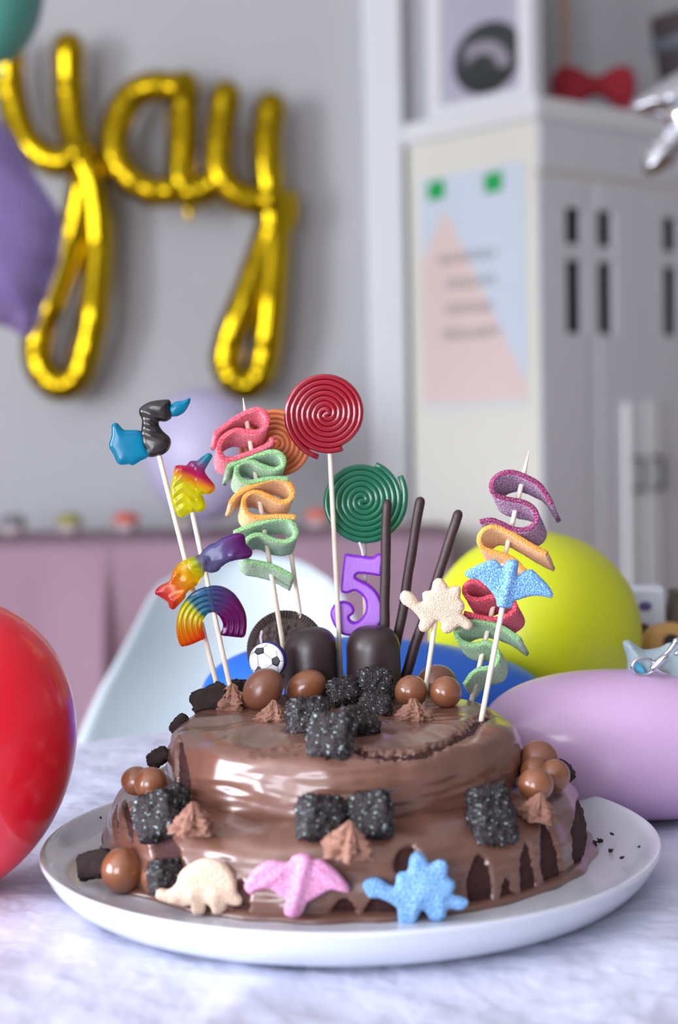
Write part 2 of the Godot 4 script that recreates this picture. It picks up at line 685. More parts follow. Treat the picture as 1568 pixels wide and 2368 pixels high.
func build_room() -> void:
	var x0 := -3.0
	var x1 := 2.7
	var z0 := -3.05
	var z1 := 3.2
	var hh := 2.7
	struct("floor", join([block(x0 - 0.2, x1 + 0.2, -0.15, 0.0, -4.3, z1 + 0.2)]), M.floor)
	struct("ceiling", join([block(x0 - 0.2, x1 + 0.2, hh, hh + 0.15, -4.3, z1 + 0.2)]), M.ceiling)
	var a := pt(848, 500, z0 + 0.03)
	var b := pt(938, 500, z0 + 0.03)
	struct("wall_back", join([block(x0 - 0.2, b.x + 0.17, 0, hh, z0 - 0.2, z0), block(b.x, b.x + 0.17, 0, hh, -3.4, z0 - 0.2), block(b.x - 0.2, x1 + 0.2, 0, hh, -3.6, -3.4)]), M.wall)
	struct("wall_right", join([block(x1, x1 + 0.2, 0, hh, -3.4, z1)]), M.wall_dim)
	struct("wall_front", join([block(x0, -2.65, 0, hh, z1, z1 + 0.2), block(-0.75, x1, 0, hh, z1, z1 + 0.2), block(-2.65, -0.75, 0, 0.4, z1, z1 + 0.2), block(-2.65, -0.75, 2.2, hh, z1, z1 + 0.2)]), M.wall_dim)
	struct("wall_left", join([block(x0 - 0.2, x0, 0, hh, z0, 0.3), block(x0 - 0.2, x0, 0, hh, 2.3, z1), block(x0 - 0.2, x0, 0, 0.4, 0.3, 2.3), block(x0 - 0.2, x0, 2.2, hh, 0.3, 2.3)]), M.wall)
	window(1, Vector3(-1.7, 1.3, z1 + 0.08), 0, 1.9, 1.8)
	window(2, Vector3(x0 - 0.08, 1.3, 1.3), 90, 2.0, 1.8)
	# white casing at the end of the wall beside the cabinet
	struct("trim_1", rbox(Vector3(b.x - a.x, hh - 0.02, 0.05), 0.012), M.casing, Vector3((a.x + b.x) / 2, hh / 2, z0 + 0.025))

func foil_tube(nums: Array, z: float, r: float, wiggle := 0.0) -> ArrayMesh:
	var path := PackedVector3Array()
	for p in smooth2(flat2(nums), 6):
		path.append(pt(p.x, p.y, z + wiggle * sin(p.y * 0.02)))
	var rad := PackedFloat32Array()
	for i in path.size():
		rad.append(r * (1.0 + 0.05 * grain.get_noise_1d(i * 0.45)))
	return tube(path, rad, 18)

func balloon(called: String, label: String, px: Vector2, z: float, a: float, b: float, m: Material, tilt := 0.0, fat := 1.0, group := "balloons on the party table") -> Node3D:
	# a across, b along the axis through the neck, in metres; tilt turns the neck from straight down
	var o := thing(called, label, "balloon", pt(px.x, px.y, z), group, Vector3(0, 0, tilt))
	var prof := PackedVector2Array()
	for i in range(0, 41):
		var t := -PI / 2 + PI * i / 40.0
		var taper := 1.0 + 0.06 * sin(t)
		prof.append(Vector2(maxf(a * pow(cos(t), fat) * taper, 0.0005), b * sin(t)))
	obj("skin", lathe(prof, 64), m, o)
	var knot := PackedVector2Array([Vector2(0.0005, -b - 0.016), Vector2(0.008, -b - 0.017), Vector2(0.007, -b - 0.013), Vector2(0.003, -b - 0.008), Vector2(0.0045, -b - 0.004), Vector2(0.007, -b + 0.001), Vector2(0.0005, -b + 0.002)])
	obj("knot", lathe(knot, 20), m, o)
	return o

func build_back() -> void:
	# golden script balloon hanging on the wall
	var zy := -2.93
	var g := thing("foil_balloon", "gold foil script balloon spelling yay hung on the grey wall", "balloon", Vector3.ZERO)
	var r := 38.0 * pxm(zy)
	var y1 := [18, 112, 26, 220, 55, 315, 105, 365, 150, 372, 185, 345]
	var y1b := [158, 112, 160, 220, 168, 300, 192, 370, 216, 440, 227, 560, 217, 720, 197, 820, 180, 866, 150, 890, 118, 882, 94, 848, 86, 806, 96, 752, 132, 660, 168, 540, 192, 430]
	var a1 := [412, 206, 360, 200, 308, 220, 272, 280, 264, 350, 292, 406, 345, 440, 395, 442]
	var a2 := [424, 200, 424, 300, 420, 400, 432, 442, 470, 438, 500, 420]
	var y2 := [522, 222, 508, 310, 505, 385, 530, 436, 580, 462, 640, 462]
	var y2b := [626, 250, 616, 330, 624, 440, 634, 560, 626, 700, 614, 810, 602, 862, 575, 890, 545, 882, 526, 850, 524, 815, 540, 760, 580, 660, 612, 570, 640, 500]
	for part in [["letter_y", y1, y1b], ["letter_a", a1, a2], ["letter_y", y2, y2b]]:
		var list := []
		for k in [1, 2]:
			list.append([foil_tube(part[k], zy + (0.012 if k == 1 else 0.0), r * (1.0 if k == 2 else 0.95), 0.006), Transform3D()])
		obj(part[0], join(list), M.gold, g)
	var tab := PackedVector2Array()
	for p in flat2([410, 440, 470, 440, 438, 522]):
		var q := pt(p.x, p.y, zy)
		tab.append(Vector2(q.x, q.y))
	obj("tab", puff(tab, 0.006, 0.004, 0.004), M.gold, g, Vector3(0, 0, zy))
	var tail := PackedVector2Array()
	for p in flat2([640, 450, 690, 440, 692, 500, 668, 560, 640, 540]):
		var q := pt(p.x, p.y, zy)
		tail.append(Vector2(q.x, q.y))
	obj("tab", puff(tail, 0.008, 0.005, 0.004), M.gold, g, Vector3(0, 0, zy))
	# balloons at the left edge
	var teal := balloon("balloon", "pale teal balloon cut off in the upper left corner above the purple foil balloon", Vector2(-62, -40), -1.6, 0.105, 0.125, M.teal_balloon, 15.0, 1.0, "balloons hanging on the left")
	obj("ribbon", tube(PackedVector3Array([Vector3(0, 0.12, 0), Vector3(0.004, 0.5, 0), Vector3(0, 2.69 - teal.position.y, 0)]), 0.0015, 6), M.wick, teal, Vector3.ZERO, Vector3(0, 0, -15))
	var pz := -1.7
	var c := pt(-20, 520, pz)
	var shape := traced([-190, 380, -120, 300, -30, 262, 20, 300, 70, 380, 118, 450, 146, 510, 140, 600, 108, 690, 72, 782, 20, 758, -60, 740, -150, 700, -200, 560], 0, 0, 1.0, pz, c, 2)
	var dome := func(_p: Vector2, d: float) -> float: return 0.055 * (1.0 - exp(-d / 0.04)) + 0.004 * sin(_p.y * 90.0 + _p.x * 60.0) * exp(-d / 0.05)
	var pf := thing("foil_balloon", "purple foil balloon with a pointed lower corner at the left edge", "balloon", c)
	obj("foil_skin", puff(shape, 0.006, 0.006, 0.006, dome), M.purple_foil, pf, Vector3.ZERO, Vector3(0, 20, 0))
	obj("ribbon", tube(PackedVector3Array([Vector3(0, pt(-30, 280, pz).y - c.y, 0), Vector3(-0.01, 0.6, -0.02), Vector3(-0.02, 2.69 - c.y, -0.03)]), 0.0015, 6), M.wick, pf)
	# pink table against the wall
	var zf := -2.375
	var right := pt(1040, 1300, zf).x
	var t := thing("side_table", "long side table under a dusty pink cloth standing against the back wall", "table", Vector3((right - 1.9) / 2, 0, (zf - 2.78) / 2))
	var wide := right + 1.9
	var deep := zf + 2.78
	obj("tabletop", rbox(Vector3(wide - 0.02, 0.03, deep - 0.02), 0.006), M.wood_table, t, Vector3(0, TABLE - 0.02, 0))
	for s in [[-1, -1], [1, -1], [-1, 1], [1, 1]]:
		obj("leg", rbox(Vector3(0.06, TABLE - 0.035, 0.06), 0.008), M.wood_table, t, Vector3(s[0] * (wide / 2 - 0.08), (TABLE - 0.035) / 2, s[1] * (deep / 2 - 0.08)))
	var rows := []
	var fold_from := pt(70, 1400, zf).x
	var fold_wide := pt(246, 1400, zf).x - fold_from
	for j in 26:
		var row := PackedVector3Array()
		var drop := maxf(0.0, (j - 5) / 20.0)
		for i in 900:
			var u := float(i) / 900.0
			var per := 2.0 * (wide + deep)
			var s := u * per
			var p := Vector2()
			var nrm := Vector2()
			if s < wide: p = Vector2(-wide / 2 + s, deep / 2); nrm = Vector2(0, 1)
			elif s < wide + deep: p = Vector2(wide / 2, deep / 2 - (s - wide)); nrm = Vector2(1, 0)
			elif s < 2 * wide + deep: p = Vector2(wide / 2 - (s - wide - deep), -deep / 2); nrm = Vector2(0, -1)
			else: p = Vector2(-wide / 2, -deep / 2 + (s - 2 * wide - deep)); nrm = Vector2(-1, 0)
			var inset := 0.0 if j >= 5 else (5 - j) / 5.0
			var fold := 0.028 * grain.get_noise_1d(s * 9.0) + 0.02 * grain.get_noise_1d(s * 3.5 + 40.0)
			if nrm == Vector2(0, 1):
				var u2 := (p.x + t.position.x - fold_from) / fold_wide
				if u2 > 0.0 and u2 < 1.12:
					fold += 0.15 * (smoothstep(0.0, 1.0, u2) if u2 < 1.0 else smoothstep(1.12, 1.0, u2))
			if nrm.y < 0: fold = 0.0
			p = p * (1.0 - inset * 0.98) + nrm * (0.006 + (fold + 0.012) * drop)
			row.append(Vector3(p.x, TABLE - 0.72 * drop - 0.004 * pow(drop, 0.3), p.y))
		row.reverse()
		rows.append(row)
	rows.reverse()
	tag(obj("tablecloth", skin(rows), M.pink_cloth, null, t.position), "dusty pink cloth hanging in folds over the side table at the wall", "tablecloth")
	# treats left on the pink table
	var treat_spots := [[292, 1200, 206, 92, 72, "orange red treat on the pink table left of the lilac balloon"], [160, 1204, 150, 148, 70, "olive green treat, leftmost on the pink table"], [432, 1196, 132, 140, 92, "muted green treat on the pink table in front of the lilac balloon"], [735, 1184, 212, 112, 92, "coral treat on the pink table seen beside the green candy wheel"], [30, 1208, 120, 118, 120, "grey treat on the pink table at the left edge of the photo"]]
	for s in treat_spots:
		var base := Vector3(pt(s[0], s[1], -2.66).x, TABLE + 0.002, -2.66)
		var o := thing("wrapped_treat", s[5], "treat", base, "treats on the pink table")
		obj("paper_cup", lathe(PackedVector2Array([Vector2(0.001, 0), Vector2(0.02, 0), Vector2(0.027, 0.022), Vector2(0.001, 0.022)]), 32, func(a, p): return Vector2(p.x * (1.0 + 0.04 * sin(a * 16)), p.y)), mat(c8(190, 178, 176), 0.8), o)
		obj("sweet_top", lathe(PackedVector2Array([Vector2(0.026, 0.02), Vector2(0.03, 0.026), Vector2(0.026, 0.036), Vector2(0.015, 0.043), Vector2(0.001, 0.045)]), 28), mat(c8(s[2], s[3], s[4]), 0.6), o)
	balloon("balloon", "pale lavender balloon on the pink table behind the candy skewers", Vector2(468, 1052), -2.58, 0.125, 0.143, M.lavender_balloon, 0.0, 1.0, "balloons on the pink table")
	build_chair()
	build_cabinet()

func build_chair() -> void:
	var zc := -0.965
	var o := thing("shell_chair", "white moulded shell chair behind the cake", "chair", Vector3(pt(550, 1400, zc).x, 0, zc))
	# the shell as one sheet: from the front lip of the seat back and up to the top of the backrest
	var mid := smooth2(flat2([0.22, 0.43, 0.19, 0.447, 0.08, 0.436, -0.03, 0.432, -0.1, 0.455, -0.14, 0.53, -0.165, 0.64, -0.185, 0.74, -0.197, 0.79, -0.2, 0.828]), 5)
	var stops := [0.0, 0.19, 0.1, 0.205, 0.3, 0.225, 0.42, 0.232]
	var heights := flat2([0.43, 0.232, 0.537, 0.226, 0.607, 0.2, 0.657, 0.177, 0.717, 0.142, 0.7645, 0.118, 0.788, 0.104, 0.813, 0.073, 0.822, 0.048, 0.828, 0.012])
	var curve := Curve.new()
	curve.max_value = 1.0
	for i in range(0, stops.size(), 2):
		curve.add_point(Vector2(stops[i], stops[i + 1]), 0, 0, Curve.TANGENT_LINEAR, Curve.TANGENT_LINEAR)
	var outer := []
	var n := mid.size()
	for j in n:
		var v := float(j) / (n - 1)
		var w := curve.sample(v)
		if v > 0.35:
			w = heights[0].y
			for q in heights.size() - 1:
				if mid[j].y >= heights[q].x:
					w = lerpf(heights[q].y, heights[q + 1].y, clampf((mid[j].y - heights[q].x) / (heights[q + 1].x - heights[q].x), 0, 1))
		var row := PackedVector3Array()
		var back := []
		var tang := (mid[mini(j + 1, n - 1)] - mid[maxi(j - 1, 0)]).normalized()
		var nrm := Vector2(-tang.y, tang.x)
		if nrm.y < 0 and v < 0.4: nrm = -nrm
		if v >= 0.4: nrm = Vector2(absf(nrm.x), nrm.y if nrm.x > 0 else -nrm.y)
		for i in 29:
			var u := i / 14.0 - 1.0
			var lift := 0.07 * pow(absf(u), 2.4) * (1.0 if v < 0.75 else lerpf(1.0, 0.25, (v - 0.75) / 0.25))
			var c := mid[j] + nrm * lift
			row.append(Vector3(u * w, c.y, c.x))
			var d := c - nrm * 0.007
			back.append(Vector3(u * w, d.y, d.x))
		back.reverse()
		row.append_array(PackedVector3Array(back))
		row.reverse()
		outer.append(row)
	obj("shell", skin(outer), M.shell, o)
	for s in [[-1, 1], [1, 1], [-1, -1], [1, -1]]:
		obj("leg", tube(PackedVector3Array([Vector3(s[0] * 0.12, 0.435, s[1] * 0.09), Vector3(s[0] * 0.17, 0.2, s[1] * 0.15), Vector3(s[0] * 0.21, 0.012, s[1] * 0.2)]), [0.016, 0.014, 0.01], 14), M.wood_table, o)
	obj("brace", join([[tube(PackedVector3Array([Vector3(-0.16, 0.25, 0.13), Vector3(0.16, 0.25, -0.13)]), 0.005, 8), Transform3D()], [tube(PackedVector3Array([Vector3(0.16, 0.25, 0.13), Vector3(-0.16, 0.25, -0.13)]), 0.005, 8), Transform3D()]]), M.dark_metal, o)

func poster_print() -> ImageTexture:
	var w := 240
	var h := 400
	var im := Image.create(w, h, false, Image.FORMAT_RGB8)
	im.fill(c8(206, 218, 230))
	for y in h:
		for x in w:
			var v := float(y) / h
			var u := float(x) / w
			if v > 0.14 and u < 0.25 + (v - 0.14) * 0.98 and u > 0.25 - (v - 0.14) * 1.1:
				im.set_pixel(x, y, c8(226, 206, 199) if v < 0.97 else c8(214, 218, 220))
			if v > 0.975:
				im.set_pixel(x, y, c8(214, 218, 220))
	# four blurred lines of lettering, nothing that can be read
	var rng := RandomNumberGenerator.new()
	rng.seed = 12
	for line in [[0.355, 0.19, 0.74], [0.467, 0.25, 0.72], [0.575, 0.25, 0.68], [0.68, 0.22, 0.76]]:
		var x := int(line[1] * w)
		while x < line[2] * w:
			var lw := rng.randi_range(4, 8)
			var lh := rng.randi_range(13, 18)
			im.fill_rect(Rect2i(x, int(line[0] * h) - lh / 2, 3, lh), c8(104, 98, 106))
			im.fill_rect(Rect2i(x, int(line[0] * h) + (lh / 2 - 3 if rng.randf() < 0.5 else -lh / 2), lw, 3), c8(104, 98, 106))
			x += lw + 3
	return ImageTexture.create_from_image(im)

func picture_print() -> ImageTexture:
	var w := 200
	var h := 280
	var im := Image.create(w, h, false, Image.FORMAT_RGB8)
	im.fill(c8(176, 174, 190))
	for y in h:
		for x in w:
			var p := Vector2((x - 106) / 84.0, (y - 206) / 62.0)
			var d := p.length()
			if d < 1.0:
				var c := c8(58, 62, 64).lerp(c8(44, 48, 48), clampf(p.y, 0, 1))
				var q := (p - Vector2(-0.2, 0.35)).length()
				if q > 0.5 and q < 0.86 and p.y < 0.35 and p.x > -0.62:
					c = c8(150, 144, 154)
				im.set_pixel(x, y, c)
	return ImageTexture.create_from_image(im)

func build_cabinet() -> void:
	var za := CAM.z - 3.4
	var corner := pt(1246, 900, za)
	var o := thing("glazed_cabinet", "white glazed cabinet standing in the right hand corner of the room", "cabinet", Vector3(corner.x, 0, corner.z), "", Vector3(0, 40, 0))
	var hgt := pt(1246, 220, za).y
	var wide := 0.66
	var deep := 0.393
	var grow := 1.0625
	var pane_y := []
	for y in [772.0, 602.0, 566.0, 482.0]:
		pane_y.append(pt(1362, y, za - 0.09).y)
	var high_y: float = pane_y[3] + 0.055
	var hole := [block(0, wide, 0, 0.06, -deep, 0), block(0, 0.02, 0.06, hgt - 0.03, -deep, 0), block(wide - 0.02, wide, 0.06, hgt - 0.03, -deep, 0), block(0.02, wide - 0.02, 0.06, hgt - 0.03, -deep, -deep + 0.015), block(0.02, wide - 0.02, hgt - 0.17, hgt - 0.05, -0.022, 0)]
	obj("carcass", join(hole), M.cabinet_side, o)
	obj("cornice", rbox(Vector3(wide + 0.024, 0.05, deep + 0.024), 0.01), M.casing, o, Vector3(wide / 2, hgt - 0.025, -deep / 2))
	obj("frieze", rbox(Vector3(wide, 0.105, 0.012), 0.004), M.cabinet, o, Vector3(wide / 2, hgt - 0.1035, 0.006))
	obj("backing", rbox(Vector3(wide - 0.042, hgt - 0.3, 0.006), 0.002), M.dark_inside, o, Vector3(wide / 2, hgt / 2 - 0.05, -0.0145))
	var top := hgt - 0.168
	for k in 2:
		var x0 := 0.002 + k * 0.329
		var d := Node3D.new()
		d.name = "door"
		d.position = Vector3(x0, 0, 0)
		o.add_child(d, true)
		var s0 := 0.0815 * grow
		var cols := [[s0 - 0.004, s0 + 0.05 * grow], [s0 + 0.096 * grow, s0 + 0.147 * grow]]
		var bars := [block(0, s0 - 0.004, 0.07, top, -0.011, 0.006), block(cols[0][1], cols[1][0], 0.07, top, -0.011, 0.004), block(cols[1][1], 0.324, 0.07, top, -0.011, 0.006)]
		for c in cols:
			bars.append(block(c[0], c[1], pane_y[3], top, -0.011, 0.006))
			bars.append(block(c[0], c[1], pane_y[1], pane_y[2], -0.011, 0.004))
			bars.append(block(c[0], c[1], 0.07, pane_y[0], -0.011, 0.006))
		obj("door_frame", join(bars), M.cabinet, d)
		obj("stile", rbox(Vector3(0.05, 0.72, 0.014), 0.004), M.casing, d, Vector3(0.29 if k == 0 else 0.03, pt(1450, 1300, za - 0.2).y, 0.009))
		for c in cols:
			for yy in [[pane_y[0], pane_y[1]], [pane_y[2], pane_y[3]]]:
				obj("pane", sheet(c[1] - c[0], yy[1] - yy[0], 0.003), M.glass, d, Vector3((c[0] + c[1]) / 2, (yy[0] + yy[1]) / 2, -0.009))
		obj("handle", tube(PackedVector3Array([Vector3(0, -0.035, 0), Vector3(0, -0.035, 0.022), Vector3(0, 0.035, 0.022), Vector3(0, 0.035, 0)]), 0.006, 10), M.dark_metal, d, Vector3(0.29 if k == 0 else 0.03, pt(1450, 1096, za - 0.2).y, 0.016))
	# poster taped to the cabinet's side
	var turn := Vector3(0, -50, 0)
	var ps := thing("poster", "pale blue poster with a peach triangle and four blurred lines of text", "poster", o.to_global(Vector3(-0.002, pt(1100, 668, za - 0.12).y, -0.182 * grow)), "", turn)
	var pm := mat(Color.WHITE, 0.7)
	pm.albedo_texture = poster_print()
	obj("paper", sheet(0.305 * grow, 0.49 * grow, 0.0012), pm, ps)
	var green := mat(c8(20, 168, 84), 0.6)
	for q in [[-0.106, 0.24], [0.072, 0.236]]:
		obj("tape", rbox(Vector3(0.055, 0.042, 0.001), 0.0004), green, ps, Vector3(q[0], q[1] - 0.01, 0.0022), Vector3(0, 0, 4))
	# picture frame, bow and the rest on the cabinet
	var fr := thing("picture_frame", "white picture frame with a dark round image standing on the cabinet", "picture frame", o.to_global(Vector3(0.05, hgt, -0.186)), "", turn)
	var fw := 0.322
	var fh := 0.4
	obj("frame", join([block(-fw / 2, fw / 2, 0, 0.028, 0, 0.03), block(-fw / 2, fw / 2, fh - 0.04, fh, 0, 0.03), block(-fw / 2, -fw / 2 + 0.04, 0.028, fh - 0.04, 0, 0.03), block(fw / 2 - 0.04, fw / 2, 0.028, fh - 0.04, 0, 0.03)]), M.frame_white, fr)
	var im := mat(Color.WHITE, 0.3)
	im.albedo_texture = picture_print()
	obj("picture", sheet(fw - 0.07, fh - 0.05, 0.004), im, fr, Vector3(0, fh / 2 - 0.002, 0.006))
	var bow := thing("fabric_bow", "dark red fabric bow lying on the cabinet right of the picture frame", "bow", pt(1375, 200, -2.83))
	var red := bumpy(mat(c8(150, 26, 40), 0.8), M.fine, 0.05, 20.0)
	var k := pxm(-2.83) * 1.08
	for s in [[-1, 52.0, 54.0], [1, 46.0, 52.0]]:
		var lobe := PackedVector2Array()
		for i in 24:
			var a := TAU * i / 24
			lobe.append(Vector2(s[0] * (42 + cos(a) * s[1]) * k, sin(a) * s[2] * (0.75 + 0.35 * cos(a)) * k))
		if s[0] < 0: lobe.reverse()
		obj("loop", puff(lobe, 0.022, 0.018, 0.005), red, bow, Vector3(0, 0, 0))
	obj("knot", rbox(Vector3(30 * k, 40 * k, 0.06), 0.012), red, bow)
	obj("tail", rbox(Vector3(50 * k, 36 * k, 0.02), 0.008), mat(c8(150, 30, 66), 0.8), bow, Vector3(62 * k, -42 * k, 0.0), Vector3(0, 0, -18))
	var pole := thing("wooden_dowel", "thin tan wooden dowel standing upright behind the red bow", "dowel", pt(1312, 264, -2.88))
	obj("rod", tube(PackedVector3Array([Vector3(0, 0, 0), Vector3(-0.004, 0.3, -0.01), Vector3(-0.006, 0.6, -0.03)]), 0.011, 12), mat(c8(186, 152, 134), 0.7), pole)
	var hat := thing("storage_box", "tall dark taupe box at the right edge behind the silver foil balloon", "box", pt(1590, 164, -3.05), "", Vector3(0, 30, 12))
	obj("body", rbox(Vector3(0.11, 0.28, 0.1), 0.012), mat(c8(84, 74, 76), 0.8), hat)
	obj("lid", rbox(Vector3(0.12, 0.03, 0.11), 0.01), mat(c8(120, 128, 140), 0.7), hat, Vector3(0, 0.07, 0))
	var sz := 0.8355 - 2.3
	var sc := pt(1650, 300, sz)
	var star := traced([1568, 165, 1520, 194, 1458, 240, 1470, 262, 1530, 276, 1536, 296, 1496, 340, 1476, 384, 1500, 408, 1552, 384, 1622, 316, 1720, 350, 1740, 200, 1640, 130], 0, 0, 1.0, sz, sc, 2)
	var sv := thing("foil_balloon", "silver foil balloon cut off at the right edge before the cabinet", "balloon", sc)
	var crease := func(p: Vector2, d: float) -> float: return 0.03 * (1.0 - exp(-d / 0.018)) + 0.0018 * sin(p.angle() * 40.0) * exp(-d / 0.02)
	obj("foil_skin", puff(star, 0.006, 0.005, 0.003, crease), M.silver, sv, Vector3.ZERO, Vector3(0, 0, 0))

# ---------------------------------------------------------------- the party table
func build_table() -> void:
	var mid := Vector3(0.14, 0, 0.096)
	var rad := 0.585
	var t := thing("round_table", "round pedestal table under the white cloth that carries the cake", "table", mid)
	obj("tabletop", lathe(PackedVector2Array([Vector2(0.001, TABLE - 0.035), Vector2(rad - 0.012, TABLE - 0.035), Vector2(rad - 0.006, TABLE - 0.02), Vector2(rad - 0.012, TABLE - 0.009), Vector2(0.001, TABLE - 0.009)]), 96), M.wood_table, t)
	obj("column", lathe(PackedVector2Array([Vector2(0.001, 0.03), Vector2(0.05, 0.03), Vector2(0.04, 0.3), Vector2(0.045, TABLE - 0.035), Vector2(0.001, TABLE - 0.035)]), 32), M.wood_table, t)
	obj("foot", lathe(PackedVector2Array([Vector2(0.001, 0), Vector2(0.25, 0), Vector2(0.24, 0.02), Vector2(0.06, 0.035), Vector2(0.001, 0.035)]), 48), M.wood_table, t)
	var fold := noise(FastNoiseLite.TYPE_SIMPLEX_SMOOTH, 1.0, 61, 2)
	fold.fractal_type = FastNoiseLite.FRACTAL_RIDGED
	var rows := []
	for j in 190:
		var row := PackedVector3Array()
		for i in 480:
			var a := TAU * i / 480
			var r := rad * j / 150.0
			var p := Vector3(cos(a), 0, sin(a))
			if j <= 150:
				var q := p * r + mid
				var flat := smoothstep(0.18, 0.13, Vector2(q.x, q.z).length())
				var h := (fold.get_noise_3d(q.x * 5.0, 0, q.z * 6.0 + q.x * 3.0) * 0.0036 + fold.get_noise_3d(q.x * 15.0 + 7.0, 3, q.z * 12.0) * 0.0011)
				row.append(Vector3(p.x * r, TABLE - 0.0015 + h * (1.0 - flat) * minf(1.0, (150 - j) / 8.0), p.z * r))
			else:
				var d := (j - 150) / 39.0
				var w := 0.028 * d * (sin(a * 17.0 + 2.0 * sin(a * 3.0)) + 0.5 * sin(a * 31.0))
				row.append(Vector3(p.x * (rad + 0.004 + 0.05 * d + w), TABLE - 0.003 - 0.42 * d, p.z * (rad + 0.004 + 0.05 * d + w)))
		row.reverse()
		rows.append(row)
	tag(obj("tablecloth", skin(rows, true, false), M.cloth, null, mid), "creased white lavender cloth on the party table under the plate", "tablecloth")
	# plate
	var prof := smooth2(PackedVector2Array([Vector2(0.001, 0.002), Vector2(0.125, 0.002), Vector2(0.13, 0.0), Vector2(0.138, 0.0), Vector2(0.148, 0.003), Vector2(0.157, 0.011), Vector2(0.1618, 0.019), Vector2(0.1628, 0.0216), Vector2(0.1614, 0.0228), Vector2(0.1575, 0.0208), Vector2(0.149, 0.0148), Vector2(0.137, 0.012), Vector2(0.12, 0.0112), Vector2(0.06, 0.011), Vector2(0.001, 0.011)]), 4)
	tag(obj("plate", lathe(prof, 160), M.plate, null, Vector3(0, TABLE, 0)), "large white round plate under the chocolate cake", "plate")
	# balloons round the cake
	var g := "balloons on the party table"
	var bz := seat(-112, 1728, 350, TABLE)
	var k := pxm(bz)
	balloon("balloon", "big glossy red balloon left of the plate", Vector2(-112, 1728), bz, 286 * k, 350 * k, M.red_balloon, -8.0, 1.0, g)
	bz = seat(866, 1642, 170, TABLE)
	k = pxm(bz)
	balloon("balloon", "dark blue balloon lying directly behind the cake", Vector2(866, 1642), bz, 170 * k, 408 * k, M.blue_balloon, 88.0, 0.72, g)
	bz = seat(1236, 1480, 254, TABLE)
	k = pxm(bz)
	balloon("balloon", "bright yellow balloon behind the right belt skewer", Vector2(1236, 1480), bz, 246 * k, 254 * k, M.yellow_balloon, 0, 1.0, g)
	bz = seat(1482, 1722, 174, TABLE)
	k = pxm(bz)
	balloon("balloon", "pink lilac balloon lying right of the cake", Vector2(1482, 1722), bz, 174 * k, 380 * k, M.lilac_balloon, 86.0, 0.85, g)
	build_right_clutter()

